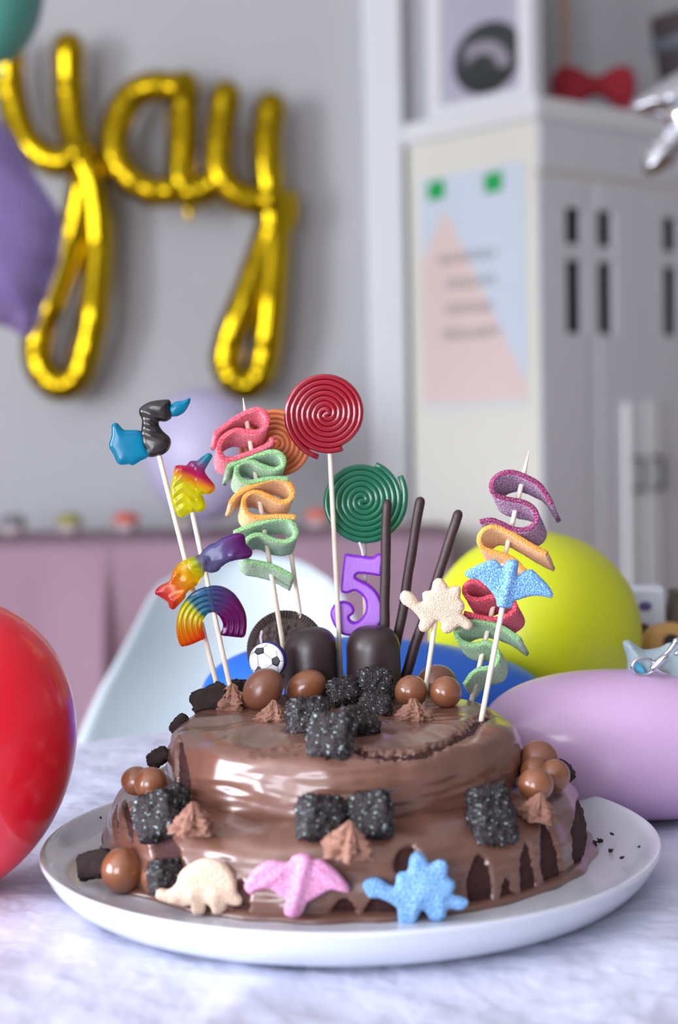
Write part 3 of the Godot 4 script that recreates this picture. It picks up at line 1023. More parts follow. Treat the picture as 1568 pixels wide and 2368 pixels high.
func build_right_clutter() -> void:
	# behind the pink balloon: boxes and a plush key ring
	var o := thing("cardboard_box", "small white box with a violet oval at the right edge behind the yellow balloon", "box", pt(1494, 1440, -0.42), "", Vector3(0, -8, 0))
	var k := pxm(-0.42)
	obj("carton", rbox(Vector3(84 * k, 84 * k, 0.03), 0.003), mat(c8(206, 212, 226), 0.6), o, Vector3(0, 42 * k, 0))
	var oval := PackedVector2Array()
	for i in 28:
		oval.append(Vector2(cos(TAU * i / 28.0) * 16 * k, sin(TAU * i / 28.0) * 12 * k))
	obj("violet_oval", puff(oval, 0.0006, 0.0004, 0.0008), mat(c8(98, 86, 140), 0.6), o, Vector3(-4 * k, 44 * k, 0.0152))
	var b := thing("cardboard_box", "dark brown box right of the small white box at the right edge", "box", pt(1568, 1462, -0.43), "", Vector3(0, 0, -14))
	obj("carton", rbox(Vector3(70 * k, 84 * k, 0.03), 0.003), mat(c8(92, 80, 70), 0.7), b, Vector3(0, 42 * k, 0))
	obj("lid", rbox(Vector3(74 * k, 18 * k, 0.034), 0.003), mat(c8(78, 68, 60), 0.7), b, Vector3(0, 88 * k, 0))
	var c := pt(1530, 1475, -0.36)
	var w := thing("wooden_toy", "tan wooden toy with a dark round hole below the boxes at the right edge", "toy", c)
	k = pxm(-0.36)
	var out := traced([1478, 1500, 1492, 1462, 1520, 1444, 1560, 1440, 1620, 1462, 1640, 1530, 1560, 1560, 1500, 1552], 0, 0, 1.0, -0.36, c, 2)
	obj("body", puff(out, 0.012, 0.008, 0.0015), mat(c8(186, 142, 82), 0.5), w)
	obj("hole", lathe(PackedVector2Array([Vector2(0.0005, 0.0), Vector2(16 * k, 0), Vector2(18 * k, 0.002), Vector2(0.0005, 0.002)]), 28), mat(c8(24, 16, 12), 0.6), w, Vector3(14 * k, -4 * k, 0.0115), Vector3(90, 0, 0))
	obj("dark_side", rbox(Vector3(40 * k, 90 * k, 0.012), 0.003), mat(c8(58, 34, 20), 0.6), w, Vector3(-42 * k, -16 * k, -0.014), Vector3(0, 0, -20))
	var pz := -0.12
	c = pt(1520, 1540, pz)
	k = pxm(pz)
	var plush := thing("plush_keyring", "pale blue plush key ring with a silver clasp above the pink balloon", "key ring", c)
	var body := traced([1452, 1600, 1452, 1530, 1440, 1490, 1448, 1480, 1462, 1484, 1490, 1502, 1530, 1496, 1550, 1486, 1600, 1490, 1640, 1520, 1640, 1610, 1540, 1620], 0, 0, 1.0, pz, c, 3)
	var pale := bumpy(mat(c8(164, 182, 188), 0.9), M.fine, 0.06, 60.0)
	obj("body", puff(body, 0.008, 0.008, 0.001, func(_p, d): return 0.008 * (1.0 - exp(-d / 0.01))), pale, plush)
	var patch := traced([1448, 1530, 1456, 1518, 1470, 1526, 1482, 1546, 1470, 1556, 1452, 1548], 0, 0, 1.0, pz, c, 3)
	obj("blue_patch", puff(patch, 0.0022, 0.0018, 0.0006), mat(c8(84, 176, 212), 0.7), plush, Vector3(0, 0, 0.016))
	var chrome := mat(c8(206, 208, 214), 0.14, 1.0)
	var ring := PackedVector3Array()
	for i in 33:
		var a := TAU * i / 32.0
		ring.append(Vector3((1472 - 1520 + cos(a) * 25) * k, (1540 - 1528 + sin(a) * 20) * k, 0.021))
	obj("split_ring", tube(ring, 0.0011, 10, false), chrome, plush)
	var clasp := PackedVector3Array()
	for p in smooth2(flat2([1492, 1530, 1506, 1514, 1528, 1494, 1540, 1478, 1546, 1468, 1556, 1476, 1556, 1490, 1546, 1498]), 4):
		clasp.append(Vector3((p.x - 1520) * k, (1540 - p.y) * k, 0.023))
	obj("clasp", tube(clasp, 0.0016, 10), chrome, plush)
	obj("swivel", tube(PackedVector3Array([Vector3(-26 * k, 4 * k, 0.023), Vector3(-16 * k, 20 * k, 0.023), Vector3(0, 34 * k, 0.024)]), [0.0016, 0.003, 0.0022], 14), chrome, plush)
	obj("swivel", tube(PackedVector3Array([Vector3(-20 * k, 10 * k, 0.023), Vector3(-2 * k, -2 * k, 0.023)]), 0.0022, 12), chrome, plush)

# ---------------------------------------------------------------- the cake
var holes := []
var grooves := []

func bare(p: Vector3) -> float:                                # 1 where the icing has run off
	var q := px_of(p)
	var most := 0.0
	for h in holes:
		var v: float = (q.y - h[1]) / h[3]
		if absf(v) > 1.4:
			continue
		var rx: float = h[2] * (0.62 + 0.38 * clampf((v + 1.0) * 0.6, 0.0, 1.0))
		var e := sqrt(pow((q.x - h[0] - h[4] * v) / rx, 2.0) + v * v)
		e += 0.07 * grain.get_noise_3dv(p * 220.0)
		most = maxf(most, smoothstep(1.12, 0.9, e))
	return most

func groove(p: Vector3) -> float:
	var q := px_of(p)
	var deep := 0.0
	for g in grooves:
		for i in g.size() - 1:
			var d := Geometry2D.get_closest_point_to_segment(q, g[i], g[i + 1]).distance_to(q)
			var u := d + 7.0 * grain.get_noise_3dv(p * 260.0) + 4.0 * grain.get_noise_3dv(p * 600.0)
			deep = maxf(deep, smoothstep(15.0, 2.0, u) * (0.0038 if g.size() > 4 else 0.0012))
	return deep

func tier(profile: PackedVector2Array, sx: float, sz: float, mode: int, segs: int) -> ArrayMesh:
	# mode 0 the sponge, 1 the icing poured over it
	var rows := []
	var n := profile.size()
	for j in n:
		var tang := (profile[mini(j + 1, n - 1)] - profile[maxi(j - 1, 0)]).normalized()
		var nr := Vector2(tang.y, -tang.x)
		var row := PackedVector3Array()
		for i in segs:
			var a := TAU * i / segs
			var ca := cos(a)
			var sa := sin(a)
			var r: float = profile[j].x
			var p := CAKE + Vector3(ca * r * sx, profile[j].y, sa * r * sz)
			var soft := 0.0015 * grain.get_noise_3dv(p * 28.0) + 0.0006 * grain.get_noise_3d(p.x * 34.0, p.y * 190.0, p.z * 34.0)
			var t := soft
			if mode == 0:
				t += -0.0006 + 0.0007 * grain.get_noise_3dv(p * 420.0)
			else:
				var run := 0.0003 * grain.get_noise_3d(a * 7.0, profile[j].y * 60.0, 4.0)
				t += 0.0016 + run
				if sa > -0.4:
					var hole := bare(p)
					t = lerpf(t, soft - 0.0034, hole)
					if grooves.size():
						t -= groove(p)
			row.append(p + Vector3(ca * nr.x, nr.y, sa * nr.x) * t)
		rows.append(row)
	return skin(rows)

func build_cake() -> void:
	var cake := thing("chocolate_cake", "two tier chocolate cake with dripping milk chocolate icing on the white plate", "cake")
	var low := smooth2(flat2([0.129, 0.7612, 0.1296, 0.767, 0.1286, 0.776, 0.1262, 0.785, 0.1218, 0.792, 0.113, 0.7962, 0.102, 0.7978, 0.088, 0.7985, 0.05, 0.799, 0.001, 0.799]), 14)
	var high := smooth2(flat2([0.0895, 0.7955, 0.0928, 0.799, 0.0944, 0.805, 0.0944, 0.812, 0.0932, 0.8195, 0.0902, 0.8262, 0.0845, 0.8296, 0.075, 0.8312, 0.06, 0.8318, 0.03, 0.832, 0.001, 0.832]), 14)
	holes = [[1108, 2040, 31, 62, 0], [1168, 2064, 15, 36, 0], [1216, 2022, 22, 68, 6], [1266, 1984, 25, 84, 14], [1345, 1935, 30, 88, 4], [945, 1992, 36, 34, 0], [795, 2106, 30, 26, 0], [885, 2104, 46, 34, 0], [388, 1966, 36, 38, 10], [300, 1905, 9, 44, 6], [276, 1900, 5, 40, 3], [560, 2075, 22, 40, 0]]
	obj("sponge_tier", tier(low, 1.0, 0.985, 0, 240), M.sponge, cake)
	obj("icing", tier(low, 1.0, 0.985, 1, 560), M.icing, cake)
	holes = [[430, 1790, 15, 76, 10]]
	grooves = [flat2([592, 1746, 640, 1742, 700, 1736]), flat2([822, 1738, 880, 1748, 960, 1750, 1020, 1730, 1060, 1705, 1090, 1690, 1122, 1664])]
	obj("sponge_tier", tier(high, 1.0, 1.0, 0, 240), M.sponge, cake)
	obj("icing", tier(high, 1.0, 1.0, 1, 560), M.icing, cake)
	grooves = []
	# the pool of icing that ran onto the plate
	var rows := []
	for p in flat2([0.1336, 0.7612, 0.1341, 0.7624, 0.132, 0.764, 0.127, 0.7652, 0.121, 0.766]):
		var row := PackedVector3Array()
		for i in 240:
			var a := TAU * i / 240
			var w: float = p.x + 0.0022 * grain.get_noise_3d(cos(a) * 5.0, sin(a) * 5.0, 2.0)
			row.append(CAKE + Vector3(cos(a) * w, p.y, sin(a) * w * 0.985))
		rows.append(row)
	obj("icing_pool", skin(rows, true, false), M.icing, cake)

# ---------------------------------------------------------------- everything on the cake
func stick(o: Node3D, tip: Vector3, base: Vector3, pointed := false, r := 0.00142) -> void:
	var foot := base + (base - tip).normalized() * 0.006
	var path := PackedVector3Array()
	var rad := PackedFloat32Array()
	for i in 13:
		var u := i / 12.0
		path.append(foot.lerp(tip, u) - o.position)
		rad.append(r * (1.0 + 0.04 * grain.get_noise_1d(u * 9.0 + tip.x * 300.0)))
	if pointed:
		var n := tip - foot
		path[12] = foot + n - o.position
		rad[12] = r * 0.12
		path[11] = foot + n * (1.0 - 0.0125 / n.length()) - o.position
	obj("stick", tube(path, rad, 14), M.stick, o)

func wheel(w: float, R: float, turn: float, deep := 1.15) -> ArrayMesh:     # a liquorice cord rolled up from its middle
	var path := PackedVector3Array()
	var most := PI * (R - 1.05 * w) / w
	var steps := 150
	for i in range(steps, -1, -1):
		var t := most * i / steps
		var r := w * 0.55 + w * t / PI
		if i > steps - 4:
			r += w * 0.1 * (i - steps + 4)
		path.append(Vector3(cos(t + turn), sin(t + turn), 0) * r + Vector3(0, 0, 0.0002 * sin(t * 2.3)))
	for i in range(0, steps + 1):
		var t := (most - PI * 0.8) * i / steps
		var r := w * 0.55 + w * t / PI
		path.append(Vector3(cos(t + turn + PI), sin(t + turn + PI), 0) * r)
	return tube(path, w * 0.56, 12, false, 1.0, Vector3(0, 0, 1.0 / deep))

func wheel_pop(label: String, centre: Vector2, R: float, z: float, tip: Vector2, base: Vector2, m: Material, end: float, lean := Vector3.ZERO, w := 12.4) -> void:
	var b := pt(base.x, base.y, z)
	var o := thing("lollipop", label, "lollipop", b, "liquorice wheel lollipops")
	var k := pxm(z)
	var c := pt(centre.x, centre.y, z)
	var turns := PI * (R - 1.05 * w) / w
	obj("candy_wheel", wheel(w * k, R * k, deg_to_rad(end) - turns), m, o, c - b + Vector3(0, 0, 0.0018), lean)
	stick(o, pt(tip.x, tip.y, z), b)

func belt(o: Node3D, kind: String, nums: Array, ox: float, oy: float, s: float, z: float, shift: Vector2, wide := 0.017) -> void:
	var m: Material = M["belt_" + kind]
	var rim: Material = M["edge_" + kind]
	var path := PackedVector3Array()
	for p in smooth2(flat2(nums), 5):
		path.append(pt(ox + p.x / s, oy + p.y / s, z + wide * 0.5) - o.position)
	var k := pxm(z)
	var across := Vector3(shift.x * k, -shift.y * k, -wide)
	var strip := obj("sour_belt", band(path, across, 0.0028, 0.00022), m, o)
	var front := PackedVector3Array()
	for p in path:
		front.append(p - across * 0.018)
	obj("belt_edge", band(front, across * 0.06, 0.0030, 0.0001), rim, strip)

func gradient(stops: Array, t: float) -> Color:                # stops of [place, colour], in sRGB; the answer is linear
	var a: Array = stops[0]
	for s in stops:
		if t <= s[0]:
			var u: float = 0.0 if s[0] == a[0] else (t - a[0]) / (s[0] - a[0])
			return (a[1] as Color).srgb_to_linear().lerp((s[1] as Color).srgb_to_linear(), clampf(u, 0, 1))
		a = s
	return (a[1] as Color).srgb_to_linear()

func blob(p: Vector2, at: Vector2, r: float, h: float) -> float:
	return h * exp(-(p - at).length_squared() / (r * r))

func ridge(p: Vector2, a: Vector2, b: Vector2, r: float, h: float) -> float:
	var d := Geometry2D.get_closest_point_to_segment(p, a, b).distance_to(p)
	return h * exp(-d * d / (r * r))

func top_at(x: float, y: float, lift := 0.0) -> Vector3:
	return on_y(x, y, TOP + lift)

func build_toppings() -> void:
	build_gummies()
	build_wheels()
	build_belts()
	build_candles()
	build_chocolate()
	build_sour_animals()
	build_crumbs()

func build_gummies() -> void:
	# black and blue sitting gummy on its own stick
	var z := -0.062
	var b := pt(511, 1622, z)
	var o := thing("gummy_skewer", "stick with a black and bright blue gummy, the tallest on the left", "candy skewer", b, "gummy skewers")
	var c := pt(352, 990, z)
	var k := pxm(z)
	var black := traced([305, 325, 330, 295, 390, 265, 460, 255, 510, 252, 530, 275, 525, 320, 540, 345, 530, 385, 490, 410, 445, 405, 450, 440, 480, 480, 515, 510, 530, 550, 515, 600, 480, 635, 430, 650, 370, 655, 350, 600, 330, 560, 318, 490, 328, 400, 310, 360], 220, 840, 3.015, z, c, 2)
	var folds := func(p: Vector2, d: float) -> float: return 0.0022 * (1.0 - exp(-d / 0.002)) + 0.0005 * sin((p.y * 0.9 + p.x * 0.35) / 0.0009) * exp(-pow((p.y - 0.002) / 0.008, 2.0))
	obj("black_body", puff(black, 0.0024, 0.0022, 0.0006, folds), M.gummy_black, o, c - b)
	var blue_c := func(p: Vector3) -> Color: return c8(8, 150, 190).srgb_to_linear()
	for part in [[115, 430, 150, 413, 185, 450, 210, 465, 300, 465, 340, 490, 352, 560, 372, 650, 320, 680, 262, 715, 240, 705, 180, 710, 150, 690, 130, 640, 100, 590, 98, 555, 115, 500], [518, 300, 570, 265, 610, 262, 660, 240, 665, 265, 650, 300, 620, 345, 570, 372, 522, 365]]:
		var s := traced(part, 220, 840, 3.015, z, c, 2)
		obj("blue_gummy", puff(s, 0.0024, 0.0022, 0.0007, func(p, d): return 0.0009 * (1.0 - exp(-d / 0.002)), blue_c), M.gummy, o, c - b)
	stick(o, pt(366, 1046, z), b)
	# unicorn, bear and rainbow on one stick
	z = -0.055
	b = pt(540, 1626, z)
	k = pxm(z)
	o = thing("gummy_skewer", "stick carrying a unicorn head, a bear and a rainbow gummy, second from left", "candy skewer", b, "gummy skewers")
	c = pt(446, 1120, z)
	var uni := traced([560, 715, 600, 708, 635, 712, 665, 680, 710, 680, 740, 655, 790, 625, 818, 640, 810, 670, 780, 720, 765, 755, 790, 795, 835, 850, 835, 885, 800, 915, 770, 915, 745, 915, 770, 970, 765, 1020, 730, 1040, 690, 1035, 660, 1050, 620, 1075, 580, 1070, 560, 1030, 535, 960, 525, 880, 540, 800, 550, 740], 220, 840, 3.015, z, c, 2)
	var uni_stops := [[-1.0, c8(222, 222, 0)], [-0.1, c8(226, 216, 0)], [0.12, c8(236, 150, 20)], [0.3, c8(206, 20, 90)], [0.55, c8(150, 60, 120)], [0.8, c8(60, 130, 160)], [1.0, c8(30, 160, 180)]]
	var uni_paint := func(p: Vector3) -> Color: return gradient(uni_stops, (p.y * 0.82 + p.x * 0.42) / 0.017)
	var mane := func(p: Vector2, d: float) -> float: return 0.0012 * (1.0 - exp(-d / 0.0015)) + blob(p, Vector2(-0.005, 0.0085), 0.003, 0.0016) + 0.00025 * sin(p.y / 0.0009 + 3.0 * sin(p.x / 0.003)) * (1.0 if p.x < 0.002 else 0.0)
	obj("unicorn_gummy", puff(uni, 0.0024, 0.0022, 0.00055, mane, uni_paint), M.gummy, o, c - b)
	c = pt(470, 1322, z)
	var bear := traced([360, 1375, 358, 1370, 363, 1360, 374, 1352, 391, 1344, 396, 1333, 400, 1321, 409, 1306, 424, 1296, 442, 1288, 460, 1282, 468, 1273, 485, 1258, 498, 1254, 512, 1244, 538, 1234, 555, 1232, 565, 1237, 568, 1248, 569, 1257, 577, 1265, 584, 1274, 582, 1286, 571, 1292, 555, 1294, 532, 1299, 514, 1310, 503, 1322, 485, 1325, 476, 1321, 472, 1331, 465, 1338, 460, 1348, 450, 1358, 437, 1366, 431, 1373, 428, 1383, 416, 1396, 404, 1409, 398, 1410, 391, 1404, 389, 1394, 377, 1385, 366, 1378], 0, 0, 1.0, z, c, 2)
	var bear_stops := [[-1.0, c8(214, 20, 60)], [-0.72, c8(232, 90, 30)], [-0.45, c8(238, 150, 10)], [-0.16, c8(226, 205, 0)], [-0.03, c8(180, 195, 20)], [0.05, c8(100, 98, 138)], [0.5, c8(100, 92, 140)], [0.8, c8(110, 54, 120)], [1.0, c8(110, 14, 110)]]
	var dir := Vector2(0.88, 0.47)
	var bear_paint := func(p: Vector3) -> Color: return gradient(bear_stops, Vector2(p.x, p.y).dot(dir) / (118 * k))
	var limbs := func(p: Vector2, d: float) -> float:
		var u := p.dot(dir)
		var v := p.dot(Vector2(-dir.y, dir.x))
		var q := Vector2(u, v)
		return 0.001 * (1.0 - exp(-d / 0.002)) + blob(q, Vector2(-0.010, 0.0), 0.0055, 0.0018) + blob(q, Vector2(0.014, 0.0), 0.006, 0.0016) + blob(q, Vector2(0.02, 0.0), 0.0024, 0.0012) + ridge(q, Vector2(-0.022, 0.006), Vector2(-0.014, 0.006), 0.0022, 0.0014) + ridge(q, Vector2(-0.022, -0.006), Vector2(-0.014, -0.006), 0.0022, 0.0014) + ridge(q, Vector2(-0.002, 0.006), Vector2(0.004, 0.005), 0.002, 0.0012) + ridge(q, Vector2(-0.002, -0.006), Vector2(0.004, -0.005), 0.002, 0.0012)
	obj("bear_gummy", puff(bear, 0.0026, 0.0024, 0.0006, limbs, bear_paint), M.gummy, o, c - b)
	c = pt(494, 1430, z)
	var bow := traced([310, 920, 285, 870, 267, 790, 268, 690, 290, 600, 340, 510, 400, 440, 480, 395, 570, 370, 640, 368, 720, 390, 800, 450, 860, 540, 895, 620, 905, 700, 900, 780, 882, 836, 820, 838, 740, 828, 665, 815, 690, 740, 680, 690, 650, 640, 605, 612, 560, 620, 530, 650, 512, 690, 505, 760, 530, 840, 480, 870, 400, 905, 345, 918], 340, 1260, 3.92, z, c, 2)
	var bow_stops := [[0.0, c8(214, 10, 50)], [0.12, c8(240, 60, 10)], [0.26, c8(240, 130, 0)], [0.42, c8(226, 196, 0)], [0.53, c8(206, 206, 10)], [0.57, c8(40, 130, 150)], [0.72, c8(52, 96, 140)], [0.84, c8(84, 60, 120)], [1.0, c8(112, 20, 96)]]
	var hub := Vector2((597 - 616) / 3.92 * k, -((720 - 666) / 3.92) * k)
	hub = Vector2(-0.0010, -0.0035)
	var bow_paint := func(p: Vector3) -> Color: return gradient(bow_stops, 1.0 - (Vector2(p.x, p.y) - hub).angle_to(Vector2(-0.35, -1)) / -PI * 0.5 if false else clampf(fposmod((-0.35 - PI * 0.5) - (Vector2(p.x, p.y) - hub).angle(), TAU) / 3.7, 0.0, 1.0))
	var arcs := func(p: Vector2, d: float) -> float: return 0.0006 * (1.0 - exp(-d / 0.001)) + 0.0004 * cos((p - hub).length() / 0.0030 * TAU)
	obj("rainbow_gummy", puff(bow, 0.0026, 0.002, 0.0006, arcs, bow_paint), M.gummy, o, c - b)
	stick(o, pt(437, 1150, z), b)

func build_wheels() -> void:
	wheel_pop("red liquorice wheel lollipop, the highest candy in the middle of the cake", Vector2(755, 957), 103, -0.094, Vector2(758, 950), Vector2(790, 1590), M.red_wheel, 258.0, Vector3(0, 4, 0))
	wheel_pop("green liquorice wheel lollipop behind the chocolate sticks", Vector2(839, 1158), 107, -0.108, Vector2(842, 1150), Vector2(846, 1592), M.green_wheel, 32.0, Vector3(-9, 8, 0), 13.0)
	wheel_pop("orange liquorice wheel lollipop half hidden behind the pink sour belt", Vector2(642, 1029), 90, -0.1, Vector2(641, 1060), Vector2(718, 1590), M.orange_wheel, 200.0, Vector3(4, -8, 0), 11.5)

func build_belts() -> void:
	var z := -0.088
	var b := pt(672, 1600, z)
	var o := thing("belt_skewer", "skewer of pink, green and orange sour belts, left of the red wheel", "candy skewer", b, "sour belt skewers")
	stick(o, pt(562, 920, z), b, true)
	var sh := Vector2(-14, 36)
	belt(o, "pink", [835, 495, 900, 440, 1000, 370, 1100, 325, 1160, 325, 1200, 370, 1195, 430, 1150, 470, 1080, 475, 980, 465, 900, 510, 868, 570, 880, 640, 940, 668, 1050, 635, 1150, 595, 1225, 555, 1235, 520], 220, 840, 3.015, z, sh)
	belt(o, "green", [925, 748, 950, 705, 1040, 668, 1150, 630, 1250, 614, 1310, 650, 1310, 710, 1250, 738, 1170, 715, 1090, 680, 1020, 690, 985, 740, 1010, 800, 1080, 826, 1170, 810, 1260, 800, 1350, 806], 220, 840, 3.015, z, sh)
	belt(o, "orange", [945, 975, 985, 920, 1060, 870, 1170, 825, 1270, 806, 1350, 834, 1380, 890, 1360, 945, 1300, 965, 1230, 935, 1150, 900, 1085, 900, 1042, 940, 1042, 1000, 1080, 1056, 1160, 1072, 1260, 1065, 1400, 1068], 220, 840, 3.015, z, sh)
	belt(o, "green", [970, 1180, 1040, 1150, 1150, 1112, 1260, 1086, 1350, 1092, 1400, 1150, 1390, 1210, 1330, 1242, 1240, 1228, 1160, 1195, 1090, 1206, 1050, 1250, 1030, 1310, 1060, 1372, 1150, 1392, 1250, 1420, 1385, 1490], 220, 840, 3.015, z, Vector2(-10, 36))
	z = -0.074
	b = pt(1092, 1612, z)
	o = thing("belt_skewer", "skewer of purple, orange, red and green sour belts before the yellow balloon", "candy skewer", b, "sour belt skewers")
	stick(o, pt(1224, 1042, z), b, true)
	sh = Vector2(26, 46)
	belt(o, "purple", [1390, 540, 1340, 450, 1270, 360, 1150, 295, 1040, 262, 940, 285, 880, 350, 885, 430, 950, 475, 1050, 500, 1150, 520, 1230, 570, 1265, 650, 1230, 720, 1150, 755, 1050, 745, 950, 700, 870, 672, 775, 688], 900, 1020, 3.7, z, sh)
	belt(o, "orange", [1350, 960, 1260, 915, 1150, 850, 1050, 790, 950, 742, 860, 732, 790, 780, 768, 850, 800, 910, 880, 945, 970, 970, 1060, 1010, 1130, 1080, 1180, 1140, 1120, 1180, 1020, 1190], 900, 1020, 3.7, z, sh)
	belt(o, "red", [830, 1238, 770, 1205, 700, 1198, 650, 1240, 648, 1300, 700, 1345, 790, 1352, 880, 1326, 980, 1330, 1060, 1370, 1070, 1440, 1000, 1496, 900, 1520, 760, 1500, 640, 1470], 900, 1020, 3.7, z, sh)
	belt(o, "green", [1120, 1700, 1040, 1640, 960, 1592, 850, 1552, 740, 1536, 640, 1560, 578, 1620, 582, 1680, 650, 1730, 740, 1742, 830, 1722, 890, 1745, 925, 1800, 925, 1870, 890, 1925, 830, 1942, 760, 1955, 700, 2000, 660, 2060, 640, 2085], 900, 1020, 3.7, z, sh)

func digit_outline(z: float, c: Vector3) -> PackedVector2Array:
	return traced([965, 152, 1030, 158, 1100, 165, 1200, 178, 1240, 152, 1285, 150, 1297, 180, 1288, 260, 1280, 328, 1260, 342, 1200, 332, 1100, 322, 1066, 330, 1058, 352, 1100, 378, 1180, 420, 1240, 480, 1280, 560, 1292, 640, 1285, 720, 1250, 780, 1180, 825, 1100, 850, 1000, 857, 930, 840, 870, 770, 838, 690, 840, 640, 880, 580, 940, 558, 1000, 570, 1040, 610, 1045, 650, 1020, 680, 1002, 695, 1020, 728, 1060, 738, 1110, 700, 1142, 640, 1142, 570, 1118, 520, 1080, 486, 1040, 470, 990, 490, 940, 485, 925, 460, 935, 350, 950, 220], 540, 1240, 3.733, z, c, 3)

func build_candles() -> void:
	var z := -0.1015
	var c := pt(828, 1374, z)
	var o := thing("number_candle", "purple number five candle standing behind the dark chocolate domes", "candle", c)
	var k := pxm(z)
	var out := digit_outline(z, c)
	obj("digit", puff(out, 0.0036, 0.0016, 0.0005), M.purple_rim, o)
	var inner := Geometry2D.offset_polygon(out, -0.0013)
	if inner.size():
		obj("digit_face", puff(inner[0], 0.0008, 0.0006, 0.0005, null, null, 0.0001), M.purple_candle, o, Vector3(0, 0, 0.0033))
	var wk := PackedVector3Array()
	for p in smooth2(flat2([840, 1286, 838, 1274, 834, 1262, 831, 1253]), 3):
		wk.append(pt(p.x, p.y, z) - c)
	obj("wick", tube(wk, 0.0009, 8), M.wick, o)
	obj("peg", tube(PackedVector3Array([Vector3(0.004, -78 * k, 0), Vector3(0.004, -0.052, -0.001)]), 0.0016, 10), M.purple_candle, o)
	# football candle
	z = -0.066
	c = pt(619, 1527, z)
	k = pxm(z)
	o = thing("ball_candle", "small round football candle left of the chocolate domes", "candle", c, "", Vector3(0, -16, 0))
	var disc := func(r: float, h: float) -> ArrayMesh: return lathe(PackedVector2Array([Vector2(0.0002, -h), Vector2(r - 0.0008, -h), Vector2(r, -h + 0.0008), Vector2(r, h - 0.0008), Vector2(r - 0.0008, h), Vector2(0.0002, h)]), 56)
	obj("edge", disc.call(43 * k, 0.003), M.ball_edge, o, Vector3(0, 0, -0.001), Vector3(90, 0, 0))
	obj("face", disc.call(42 * k, 0.0012), M.ball_white, o, Vector3(0, 0, 0.002), Vector3(90, 0, 0))
	for q in [[975, 965, 1000, 927, 1068, 920, 1070, 973, 1005, 993], [1140, 1022, 1195, 995, 1225, 1042, 1198, 1096, 1145, 1075], [972, 1145, 1012, 1088, 1060, 1128, 1046, 1150, 1000, 1166]]:
		var pen := PackedVector2Array()
		for p in flat2(q):
			pen.append(Vector2((340 + p.x / 3.92 - 617) * k, -(1260 + p.y / 3.92 - 1527) * k))
		obj("black_patch", puff(pen, 0.0005, 0.0003, 0.0004), M.ball_black, o, Vector3(0, 0, 0.0031))
	var seams := []
	for q in [[1068, 973, 1140, 1022], [1008, 993, 1012, 1088], [1060, 1128, 1145, 1076], [1225, 1042, 1250, 1040], [1068, 920, 1100, 895], [975, 965, 940, 985], [972, 1140, 935, 1120], [1198, 1096, 1200, 1150], [1195, 995, 1190, 950], [1046, 1150, 1090, 1180]]:
		var ps := PackedVector3Array()
		for p in flat2(q):
			ps.append(Vector3((340 + p.x / 3.92 - 617) * k, -(1260 + p.y / 3.92 - 1527) * k, 0.0032))
		seams.append([tube(ps, 0.0002, 6, false), Transform3D()])
	obj("seam", join(seams), M.ball_line, o)
	obj("wick", tube(PackedVector3Array([Vector3(-14 * k, 40 * k, 0), Vector3(-16 * k, 54 * k, 0), Vector3(-13 * k, 67 * k, 0)]), 0.0008, 8), M.wick, o)
	obj("peg", tube(PackedVector3Array([Vector3(0, -40 * k, 0), Vector3(0, -66 * k, 0)]), 0.0014, 8), M.ball_edge, o)

